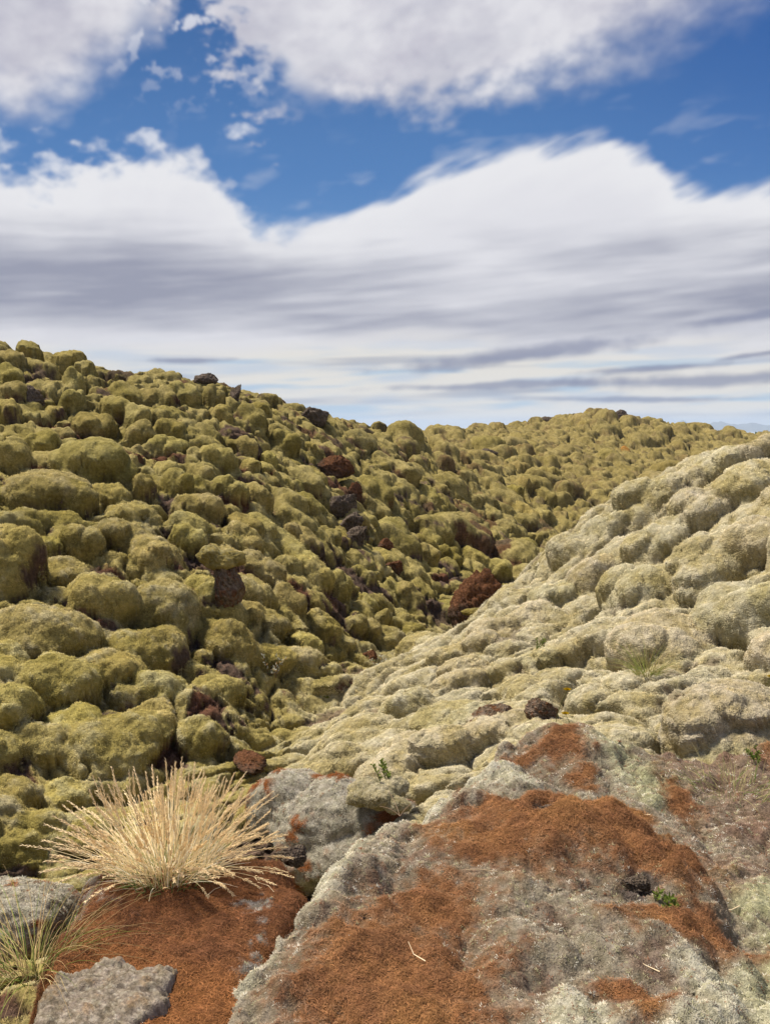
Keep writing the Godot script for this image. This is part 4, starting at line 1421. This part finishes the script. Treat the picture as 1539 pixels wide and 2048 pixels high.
	var bulges := [
		[1.79, 0.43, -10.01, 0.23, 0.38], [1.53, 0.12, -9.02, 0.25, 0.14], [2.14, 0.61, -9.99, 0.24, 0.19], [1.84, 0.32, -9.09, 0.22, 0.21], [2.55, 0.89, -10.01, 0.32, 0.15],
		[2.89, 1.09, -10.05, 0.27, 0.13], [3.30, 1.29, -10.01, 0.29, 0.11], [3.66, 1.42, -9.89, 0.24, 0.09], [2.38, 0.60, -8.95, 0.31, 0.17], [2.84, 0.90, -9.06, 0.29, 0.17],
		[3.28, 1.13, -9.09, 0.29, 0.14], [2.03, 0.32, -8.24, 0.31, 0.25], [2.48, 0.55, -7.89, 0.31, 0.21], [2.91, 0.80, -7.86, 0.25, 0.23], [1.66, 0.06, -7.47, 0.22, 0.18],
		[1.92, 0.13, -7.03, 0.37, 0.30], [2.44, 0.35, -7.10, 0.28, 0.24], [2.69, 0.44, -6.86, 0.17, 0.26], [1.24, -0.04, -8.60, 0.23, 0.13], [0.84, -0.20, -8.51, 0.25, 0.13],
		[1.17, -0.02, -9.45, 0.22, 0.12], [0.53, -0.34, -8.55, 0.18, 0.11], [0.88, -0.19, -7.37, 0.14, 0.07], [1.38, -0.04, -7.45, 0.20, 0.11], [1.12, -0.12, -7.31, 0.15, 0.07],
		[0.08, -0.40, -7.07, 0.20, 0.20], [-0.24, -0.51, -6.71, 0.26, 0.12], [-0.42, -0.53, -6.19, 0.20, 0.09], [0.35, -0.19, -6.14, 0.24, 0.17], [0.18, -0.29, -5.83, 0.27, 0.09],
		[0.62, -0.16, -5.83, 0.20, 0.12], [-0.03, -0.38, -5.75, 0.24, 0.07], [0.53, -0.30, -7.57, 0.24, 0.12], [1.43, -0.07, -6.60, 0.11, 0.07], [1.86, 0.05, -5.23, 0.35, 0.25],
		[2.48, 0.22, -6.24, 0.17, 0.17], [3.02, 0.71, -7.28, 0.22, 0.30], [3.53, 1.09, -8.34, 0.28, 0.19]
	]
	for k in bulges.size():
		var b: Array = bulges[k]
		lobe(Vector3(b[0], b[1], b[2]), b[3], b[4], k)
	boulder_at.append(Vector3(-1.55, -9.5, 0.42))
	# more of the same between them
	var made := 0
	for tries in 9000:
		if made >= 165:
			break
		var a := rng.randf_range(-0.44, 0.30)
		var r := 5.9 * exp(rng.randf() * 1.05)
		var x := r * sin(a)
		var z := -r * cos(a)
		if hill_share(x, z) > 0.1 or (r > 6.6 and r < 11.5 and x > edge(-z, gully) - 0.85):
			continue
		var s := (0.08 + 0.26 * pow(rng.randf(), 1.6)) * clampf(1.25 - r * 0.03, 0.7, 1.0)
		if crowded(x, z, s, 0.74):
			continue
		var p := Vector3(x, base_height(x, z) - s * 0.12, z)
		var lay := along_slope(p).rotated(Vector3.UP, rng.randf_range(-0.5, 0.5))
		var size := Vector3(s * rng.randf_range(0.95, 1.5), s * rng.randf_range(0.7, 1.0), s * rng.randf_range(1.1, 2.0))
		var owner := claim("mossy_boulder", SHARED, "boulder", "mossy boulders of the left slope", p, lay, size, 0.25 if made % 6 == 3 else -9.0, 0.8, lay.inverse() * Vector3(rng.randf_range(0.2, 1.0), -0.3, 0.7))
		owners[owner].noun = "olive moss boulder"
		lumpy(owner, p, lay, size, 3, 0.55 * s)
		boulder_at.append(Vector3(x, z, s))
		made += 1
	# the plain beyond: the larger cushions one by one, the rest belong to the ground
	made = 0
	for tries in 26000:
		if made >= 1500:
			break
		var a := rng.randf_range(-0.44, 0.44)
		var r := 14.5 * exp(pow(rng.randf(), 0.8) * 1.3)
		var x := r * sin(a)
		var z := -r * cos(a)
		if hill_share(x, z) > 0.5 and r < 19.0:
			continue
		if a < -0.02 and r < 18.0:
			continue
		var s := (0.17 + 0.42 * pow(rng.randf(), 2.0)) * (1.0 if made < 230 else 0.75) * (0.55 if a < 0.02 else 1.0)
		if crowded(x, z, s, 0.85 if made < 230 else 0.7):
			continue
		var p := Vector3(x, base_height(x, z) + s * 0.1, z)
		var size := Vector3(s * rng.randf_range(0.9, 1.35), s * rng.randf_range(0.55, 0.9), s * rng.randf_range(0.9, 1.5))
		var lay := along_slope(p).rotated(Vector3.UP, rng.randf_range(-0.6, 0.6))
		var owner := -1
		if made < 230:
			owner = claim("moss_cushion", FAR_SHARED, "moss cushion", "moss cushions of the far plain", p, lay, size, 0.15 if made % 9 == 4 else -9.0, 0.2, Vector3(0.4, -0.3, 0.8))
			owners[owner].noun = "olive moss cushion"
		lumpy(owner, p, lay, size, 2, 0.25 * s)
		boulder_at.append(Vector3(x, z, s))
		made += 1


func crowded(x: float, z: float, s: float, part_of: float) -> bool:
	for b in boulder_at:
		var dx := x - b.x
		var dz := z - b.y
		var reach := (s + b.z) * part_of
		if dx * dx + dz * dz < reach * reach:
			return true
	return false


var landmarks := []          # [view x, view y, phrase]
var unlabelled := []         # [thing, what it is, view x, view y, half width in view]


func seen_at(p: Vector3) -> Vector2:
	return Vector2(p.x / -p.z, (p.y - 1.6) / -p.z)


func tell_apart() -> void:
	# names each remaining boulder by its size and by the landmark it stands beside
	var taken := {}
	for u in unlabelled:
		var at := Vector2(u[2], u[3])
		var near := landmarks.duplicate()
		near.sort_custom(func(a, b): return at.distance_squared_to(Vector2(a[0], a[1])) < at.distance_squared_to(Vector2(b[0], b[1])))
		var size := "small" if u[4] < 0.0125 else ("mid-sized" if u[4] < 0.021 else "large")
		for k in mini(4, near.size()):
			var d := at - Vector2(near[k][0], near[k][1])
			if d.length() > 0.11 or d.length() < 0.004:
				continue
			var far := "just " if d.length() < 0.045 else ""
			var way := ""
			if absf(d.y) < 0.45 * absf(d.x):
				way = "left of" if d.x < 0.0 else "right of"
			elif absf(d.x) < 0.45 * absf(d.y):
				way = "below" if d.y < 0.0 else "above"
			else:
				way = ("below and " if d.y < 0.0 else "above and ") + ("left of" if d.x < 0.0 else "right of")
			var label := "%s %s %s%s the %s" % [size, u[1], far, way, near[k][2]]
			if not taken.has(label):
				taken[label] = true
				(u[0] as Node).set_meta("label", label)
				break


var short_names := {"dark block": "dark lava block", "crest rock": "dark skyline rock", "lone rock": "lone knobbly skyline rock", "redledge": "red-brown rock ledge", "ball": "ball-shaped boulder", "bigball": "big rounded boulder", "bigwide": "widest smooth boulder", "column": "tall column-like boulder", "perched": "perched oval boulder", "great1": "largest pale hump", "nose": "blunt jutting boulder", "hood": "hood-shaped boulder", "brow": "brow-shaped boulder", "flatcap": "flat bare-sided boulder", "long": "long flat pale boulder", "bigleft": "broad overhanging boulder", "lip": "narrow hanging boulder", "crumbly": "crumbling grey-brown rock", "redbrown": "red-brown mossless boulder", "orange": "orange-brown cushion"}


var mound_labels := {
	"m1": ["frosted grey moss mound with a rusty right side, behind the straw-coloured grass", "grey"],
	"dome1": ["steep rounded pale green moss dome at the edge of the gully", "pale"],
	"cap": ["smooth pale moss dome in front of the small brown lava rock", "pale"],
	"rightdome": ["big pale moss dome with rusty top at the right picture edge", "pale"],
	"bulge": ["largest pale moss bulge of the right hill, shaded hollow and grass at its foot", "pale"],
	"shoulder": ["pale moss shoulder standing out at the left end of the right hill", "pale"],
	"leftgrey": ["lilac-grey moss mound left of the rust-coloured slab", "grey"],
}


func build_mounds() -> void:
	var rows := [["m1", -0.24, -0.47, -4.95, 0.47, 0.33], ["leftgrey", -1.33, -0.17, -3.42, 0.27, 0.17], ["", -0.02, -0.20, -4.70, 0.14, 0.09]]
	for k in rows.size():
		var r: Array = rows[k]
		var label := "little pale moss mound between the frosted grey mound and the outcrop"
		var look := "pale"
		if mound_labels.has(r[0]):
			label = mound_labels[r[0]][0]
			look = mound_labels[r[0]][1]
		var o := thing("pale_moss_mound", label, "moss mound", Vector3(r[1], r[2], r[3]), "pale moss mounds right of the gully" if look == "pale" else "")
		var mesh := star(604 + k, 60, 90, {"lobes": 5, "squash": 1.0, "look": look, "rough": 0.6, "under": 0.2, "rust": 0.08 if r[0] == "m1" else -0.2})
		var c := part("moss_cover", mesh, M.near, o)
		c.scale = Vector3(r[4] * 1.18, r[5] * 1.3, maxf(r[4] * 0.95, r[5] * 0.9) * 1.1)
		grow_wool(mesh, Transform3D(Basis.from_scale(c.scale), o.position), c, 14.0, 0.75, 0.0029, 1.0, 0.2 if look == "grey" else 0.0)


func build_foreground() -> void:
	outcrop_top = from_points(PackedFloat32Array([
		0.91, 5, 0.25, 0.66, 4.85, 0.15, 1.15, 4.9, 0.17, 1.35, 4.8, 0.07, 0.56, 4.65, 0.06, 0.77, 4.45, 0.05,
		1.19, 4.3, 0.04, 1.4, 4.25, 0.01, 1.67, 4.15, 0, 0.3, 4.4, -0, -0.02, 4.05, -0.05, 0.39, 4.1, 0.02,
		0.69, 3.98, 0.02, 1.01, 3.62, 0.01, 1.38, 3.42, 0.01, -0.23, 3.35, 0.02, 0.06, 3.55, 0, 0.43, 3.52, 0.02,
		0.72, 3.62, 0.03, -0.24, 3.08, -0, 0.05, 3.06, 0.01, 0.37, 3.05, 0.01, 0.73, 3.2, 0.02, 1.05, 3.15, 0.01,
		1.19, 2.92, -0, 0.79, 2.82, -0.02, 0.33, 2.7, -0.03, -0.1, 2.7, -0.03, -0.3, 2.7, -0.03, 1.06, 2.58, -0.03,
		0.31, 2.5, -0.05, -0.23, 2.5, -0.05, 1.45, 2.95, -0.02, 2, 3.9, -0.01, 0.9, 2.3, -0.05, -0.09, 2.3, -0.05]))
	slab_top = from_points(PackedFloat32Array([
		-0.78, 3.45, 0.01, -1.11, 3.35, -0.01, -0.38, 3.48, -0, -0.29, 3.2, 0.02, -0.69, 3.1, -0.02, -0.98, 3, 0,
		-0.39, 2.95, -0.02, -0.97, 2.72, -0.04, -0.67, 2.7, -0.03, -0.42, 2.72, -0.04, -0.62, 2.45, -0.09, -0.89, 2.5, -0.05,
		-0.29, 2.5, -0.08]))
	var o := part("lava_outcrop", patch(0, -0.75, 3.0, 1.85, 5.3, 0.0125), M.near)
	tag(o, "broad lava outcrop covered in lilac-grey and rusty moss filling the lower right", "outcrop")
	grow_wool(o.mesh, Transform3D.IDENTITY, o, 7.5, 0.95, 0.0034, 1.0, 0.26)
	var s := part("rust_slab", patch(1, -1.35, -0.2, 1.95, 3.8, 0.0125), M.near)
	tag(s, "flat-topped rock slab under rust-red dead moss at the lower left", "rock slab")
	grow_wool(s.mesh, Transform3D.IDENTITY, s, 6.0, 0.95, 0.0034, 1.0, 0.2)
	var g := part("grey_lava_slab", patch(2, -1.08, -0.52, 2.2, 2.95, 0.006), M.slab)
	tag(g, "rough bare grey lava slab at the lower left below the rust-red moss", "rock")


func on_skin(x: float, z: float, sink := 0.0) -> Vector3:
	# the point of the skin right above or below x, z
	var o := Vector2(x, z)
	for k in 6:
		land(o.x, o.y)
		o -= (Vector2(at_point.x, at_point.z) - Vector2(x, z)) * 0.7
	land(o.x, o.y)
	return Vector3(x, at_point.y - sink, z)


func build_small_things() -> void:
	# rocks by hand
	for q in [
		["red_rock", "rust-covered upright boulder in the gully with a mossy tuft on its front", "rock", Vector3(1.16, -0.80, -12.9), Vector3(0.42, 0.50, 0.40), "red", 0.14, 701],
		["bare_rock", "dark reddish lava fragment sticking up beside the yellow flowers", "rock", on_skin(0.92, -5.7, -0.01), Vector3(0.09, 0.10, 0.08), "redbrown", 0.2, 702],
		["bare_rock", "small brown lava rock behind the pale moss dome in the middle", "rock", on_skin(0.66, -5.9, 0.03), Vector3(0.13, 0.10, 0.12), "redbrown", 0.12, 703],
		["bare_rock", "small lava stone in a hollow under the right end of the rusty hump", "rock", Vector3(0.87, 0.06, -3.25), Vector3(0.05, 0.028, 0.04), "rock", 0.12, 704],
		["bare_rock", "small grey stone set in the top of the rusty hump", "rock", Vector3(0.62, 0.13, -3.70), Vector3(0.05, 0.025, 0.03), "rock", 0.12, 705],
		["bare_rock", "brown stone beside the right side of the straw-coloured grass", "rock", Vector3(-0.36, -0.05, -3.70), Vector3(0.06, 0.045, 0.05), "rock", 0.12, 706],
		["rock_pillar", "upright bare rock pillar with a rounded pale moss cap on the left slope", "rock", on_skin(-1.55, -9.55, -0.08), Vector3(0.17, 0.30, 0.18), "redbrown", 0.2, 707],
	]:
		var o := thing(q[0], q[1], q[2], q[3])
		if q[7] == 701 or q[7] == 707:
			var eye := seen_at(q[3])
			landmarks.append([eye.x, eye.y, "rust-covered gully boulder" if q[7] == 701 else "moss-capped rock pillar"])
		var b := part("rock_body", star(q[7], 44, 64, {"look": q[5], "jag": q[6], "lobes": 4, "squash": 1.0, "under": 0.0, "rough": 0.8}), M.rock, o)
		b.scale = q[4]
		if q[7] == 701:
			var c := part("moss_cap", star(711, 26, 38, {"lobes": 4, "squash": 0.8}), M.moss[1], o)
			c.position = Vector3(0.02, 0.06, 0.42)
			c.scale = Vector3(0.19, 0.14, 0.14)
		if q[7] == 707:
			var c := part("moss_cap", star(712, 40, 60, {"lobes": 4, "squash": 1.0, "under": 0.3, "rough": 0.7}), M.moss[5], o)
			c.position = Vector3(-0.05, 0.24, 0.02)
			c.scale = Vector3(0.25, 0.20, 0.24)
	# bright green moss in the gully
	var gm := part("green_moss", star(720, 30, 44, {"lobes": 5, "squash": 0.4}), M.green)
	gm.position = on_skin(-0.36, -9.2, 0.14)
	gm.scale = Vector3(0.36, 0.24, 0.3)
	tag(gm, "bright green wet moss cushion on the gully floor", "moss cushion")
	# the straw-coloured tuft
	var t := thing("dry_grass", "big straw-coloured grass tuft with fanning seed heads on the rust-red slab", "grass tuft", Vector3(-0.79, 0.015, -3.46))
	panicles(t, 340, 0.15, 0.22, 0.39, 1.5)
	grass(t, "dry_blades", 330, 0.15, 0.10, 0.28, 1.15, 0.35, 0.0019, [Color(0.86, 0.74, 0.50), Color(0.78, 0.63, 0.38), Color(0.88, 0.82, 0.66)])
	grass(t, "green_blades", 320, 0.19, 0.05, 0.13, 1.2, 0.4, 0.0017, [Color(0.16, 0.24, 0.07), Color(0.24, 0.28, 0.10), Color(0.12, 0.19, 0.06)])
	t = thing("green_grass", "green and straw grass hanging down at the lower left picture edge", "grass tuft", Vector3(-1.09, -0.06, -2.93))
	grass(t, "blades", 120, 0.10, 0.18, 0.36, 1.1, 1.6, 0.0016, [Color(0.20, 0.25, 0.06), Color(0.36, 0.34, 0.12), Color(0.56, 0.44, 0.22), Color(0.14, 0.19, 0.05)])
	grass(t, "dry_stems", 60, 0.1, 0.3, 0.5, 1.1, 1.2, 0.0012, [Color(0.5, 0.36, 0.18)])
	t = thing("green_grass", "small green grass tuft at the foot of the largest pale moss bulge", "grass tuft", on_skin(1.70, -6.3))
	grass(t, "blades", 120, 0.07, 0.14, 0.30, 1.1, 0.8, 0.0018, [Color(0.17, 0.20, 0.05), Color(0.24, 0.25, 0.08), Color(0.36, 0.28, 0.13)])
	t = thing("green_grass", "thin green grass blades in the reddish moss at the right picture edge", "grass tuft", Vector3(1.60, -0.03, -4.4))
	grass(t, "blades", 110, 0.2, 0.08, 0.2, 1.3, 0.6, 0.0013, [Color(0.14, 0.19, 0.05), Color(0.34, 0.30, 0.14)])
	# willow sprigs
	for q in [["pale-leaved willow sprig beside the blunt jutting boulder on the left slope", on_skin(-1.05, -9.0), 8, 0.26], ["pale-leaved willow sprig on the gully floor beside the bright green moss", on_skin(-0.02, -9.7), 9, 0.28], ["pale-leaved willow sprig at the left foot of the right hill", on_skin(1.66, -12.0), 8, 0.3]]:
		t = thing("willow_sprig", q[0], "plant", q[1])
		twig_plant(t, q[2], q[3], 0.035, [Color(0.42, 0.41, 0.32), Color(0.5, 0.5, 0.42), Color(0.24, 0.25, 0.12), Color(0.40, 0.26, 0.10)])
	# yellow flowers
	for q in [["yellow flower on a thin stalk above the lava fragment, upper of two", on_skin(0.97, -5.5), 0.22, 0.15, 0.3], ["lower yellow flower leaning right beside the lava fragment", on_skin(1.07, -5.45), 0.16, 0.3, 2.6], ["yellow flower at the right picture edge on the big pale dome", on_skin(2.16, -5.5), 0.10, 0.2, 1.0]]:
		t = thing("yellow_flower", q[0], "flower", q[1])
		flower(t, q[2], q[3], q[4])
	# little green plants
	for q in [["small green fern on the moss between the two frosted ridges", Vector3(0.0, -0.10, -4.72), 0.10], ["small green leafy plant at the foot of the big pale dome", Vector3(1.83, -0.02, -4.75), 0.08], ["tiny yellow-green seedling below the small lava stone", Vector3(0.93, 0.05, -3.13), 0.045], ["green leafy plant in the brown hollow of the right hill", on_skin(1.17, -7.35), 0.12]]:
		t = thing("green_plant", q[0], "plant", q[1])
		twig_plant(t, 4, q[2], 0.022, [Color(0.14, 0.2, 0.04), Color(0.22, 0.26, 0.06)], Color(0.14, 0.16, 0.05))
	for k in 9:
		var q := [Vector3(-0.62, 0.0, -3.30), Vector3(-0.95, -0.01, -3.28), Vector3(-0.45, 0.0, -3.36), Vector3(-0.80, -0.01, -3.22), Vector3(0.28, 0.10, -3.30), Vector3(0.80, 0.02, -2.75), Vector3(0.12, 0.02, -2.80), Vector3(1.12, 0.06, -4.05), Vector3(1.25, 0.03, -3.35)][k] as Vector3
		q.y = (slab(q.x, -q.z)[0] if q.x < -0.3 else outcrop(q.x, -q.z)[0]) + 0.008
		var b := Blades.new()
		var turn := rng.randf() * TAU
		b.ribbon(PackedVector3Array([q - q, Vector3(cos(turn), 0.03, sin(turn)) * 0.05, Vector3(cos(turn + 0.3), 0.06, sin(turn + 0.3)) * 0.11]), 0.0017, wan(Color(0.72, 0.58, 0.38)), 0.5)
		var o := part("fallen_stalk", b.done(), M.straw)
		o.position = q
		tag(o, ["broken straw stalk lying on the rust-red slab just before the grass tuft", "broken straw stalk at the left rear of the rust-red slab", "broken straw stalk lying right of the grass tuft on the slab", "broken straw stalk in the middle of the rust-red slab", "pale stalk lying on the rusty moss left of the small lava stone", "pale stalk on the grey moss low at the right", "pale stalk on the rusty moss at the bottom middle", "pale stalk behind the rusty hump", "pale stalk right of the rusty hump"][k], "stalk", "fallen stalks on the moss")
	# bare twig lying on the grey moss
	t = thing("dry_twig", "bare pale forked twig on the grey moss left of the rusty hump", "twig", Vector3(0.06, 0.06, -3.85))
	for k in 3:
		var b := Blades.new()
		b.ribbon(stem_line(Vector3(0, -0.01, 0), 0.4 + k * 2.0, 0.5 + 0.25 * k, 0.5, 0.10 + 0.03 * k), 0.0016, wan(Color(0.5, 0.38, 0.27)), 0.5)
		part("branch", b.done(), M.plain, t)


func build_distance() -> void:
	# a low range on the horizon and a dark lava ridge before it
	for q in [["distant_hills", 2600.0, 0.20, 0.52, 30.0, 40.0, Color(0.16, 0.17, 0.16)], ["lava_ridge", 420.0, 0.255, 0.36, 2.6, 9.0, Color(0.12, 0.085, 0.06)]]:
		var cols := 160
		var rows := 14
		var v := PackedVector3Array()
		var c := PackedColorArray()
		for j in rows:
			for i in cols:
				var u := float(i) / (cols - 1)
				var a: float = lerpf(q[2], q[3], u)
				var t := float(j) / (rows - 1)
				var r: float = q[1] * (1.0 + 0.12 * t)
				var swell := sin(PI * clampf(t * 1.4, 0.0, 1.0)) * smoothstep(0.0, 0.25, u) * (smoothstep(1.0, 0.6, u) if q[1] < 1000.0 else 1.0)
				var y: float = -3.0 + swell * (3.0 + q[4] * (0.62 + 0.5 * n_soft.get_noise_1d(a * q[5] * 2.0) + 0.10 * n_fine.get_noise_2d(a * 60.0, t * 2.0)))
				v.append(Vector3(r * sin(a), y, -r * cos(a)))
				var k: Color = q[6]
				c.append(k * GAIN)
		var o := part(q[0], grid_mesh(v, c, cols, rows), M.far)
		tag(o, "", "", "", "structure")
	# a row of dark bushes against the sky at the right edge
	for k in 5:
		var o := thing("dark_bush", "dark green bush in the distance at the right picture edge", "bush", Vector3(23.9 + 0.75 * k, 1.0 + 0.05 * (k % 2), -62.0 - k), "dark bushes on the right skyline")
		var body := part("foliage", star(760 + k % 2, 18, 26, {"lobes": 6, "rough": 2.6, "squash": 0.9}), M.bush, o)
		body.scale = Vector3(0.6, 0.65 - 0.06 * (k % 3), 0.5)


# ---------------------------------------------------------------- the scene

func _ready() -> void:
	rng.seed = 4242
	var cam := Camera3D.new()
	cam.name = "camera"
	cam.position = Vector3(0, 1.6, 0)
	cam.rotation_degrees = Vector3(-4.76, 0, 0)
	cam.fov = 54.95
	cam.near = 0.05
	cam.far = 9000.0
	cam.current = true
	add_child(cam)

	var env := Environment.new()
	env.background_mode = Environment.BG_SKY
	env.sky = build_sky()
	env.background_energy_multiplier = 0.66
	env.tonemap_mode = Environment.TONE_MAPPER_LINEAR
	env.tonemap_exposure = 1.48
	env.sdfgi_enabled = true
	env.ssao_enabled = true
	env.ssil_enabled = true
	var we := WorldEnvironment.new()
	we.name = "world_environment"
	we.environment = env
	add_child(we)

	var sun := DirectionalLight3D.new()
	sun.name = "sun"
	sun.light_energy = 1.35
	sun.light_color = Color(1.0, 0.955, 0.88)
	sun.light_angular_distance = 11.0
	sun.shadow_enabled = true
	add_child(sun)
	sun.look_at_from_position(Vector3(-3.6, 8.0, -1.8), Vector3.ZERO)

	n_soft = noise(0.5, 3, FastNoiseLite.TYPE_SIMPLEX_SMOOTH, 3)
	n_mid = noise(1.2, 3, FastNoiseLite.TYPE_SIMPLEX_SMOOTH, 4)
	n_fine = noise(4.0, 3, FastNoiseLite.TYPE_SIMPLEX_SMOOTH, 5)
	n_cells = noise(1.15, 1, FastNoiseLite.TYPE_CELLULAR, 6)
	n_cells_small = noise(3.0, 1, FastNoiseLite.TYPE_CELLULAR, 7)
	n_patch = noise(0.8, 3, FastNoiseLite.TYPE_SIMPLEX_SMOOTH, 8)
	var t0 := Time.get_ticks_msec()
	build_materials()
	print("materials ", Time.get_ticks_msec() - t0)
	fit_ground()
	print("ground ", Time.get_ticks_msec() - t0)
	build_boulders()
	build_land()
	print("land ", Time.get_ticks_msec() - t0)
	build_foreground()
	print("foreground ", Time.get_ticks_msec() - t0)
	build_mounds()
	print("mounds ", Time.get_ticks_msec() - t0)
	place_owners()
	print("boulders ", Time.get_ticks_msec() - t0)
	build_small_things()
	print("small ", Time.get_ticks_msec() - t0)
	build_distance()
	env.fog_enabled = true
	env.fog_density = 0.00035
	env.fog_light_color = Color(0.72, 0.80, 0.90)
	tell_apart()
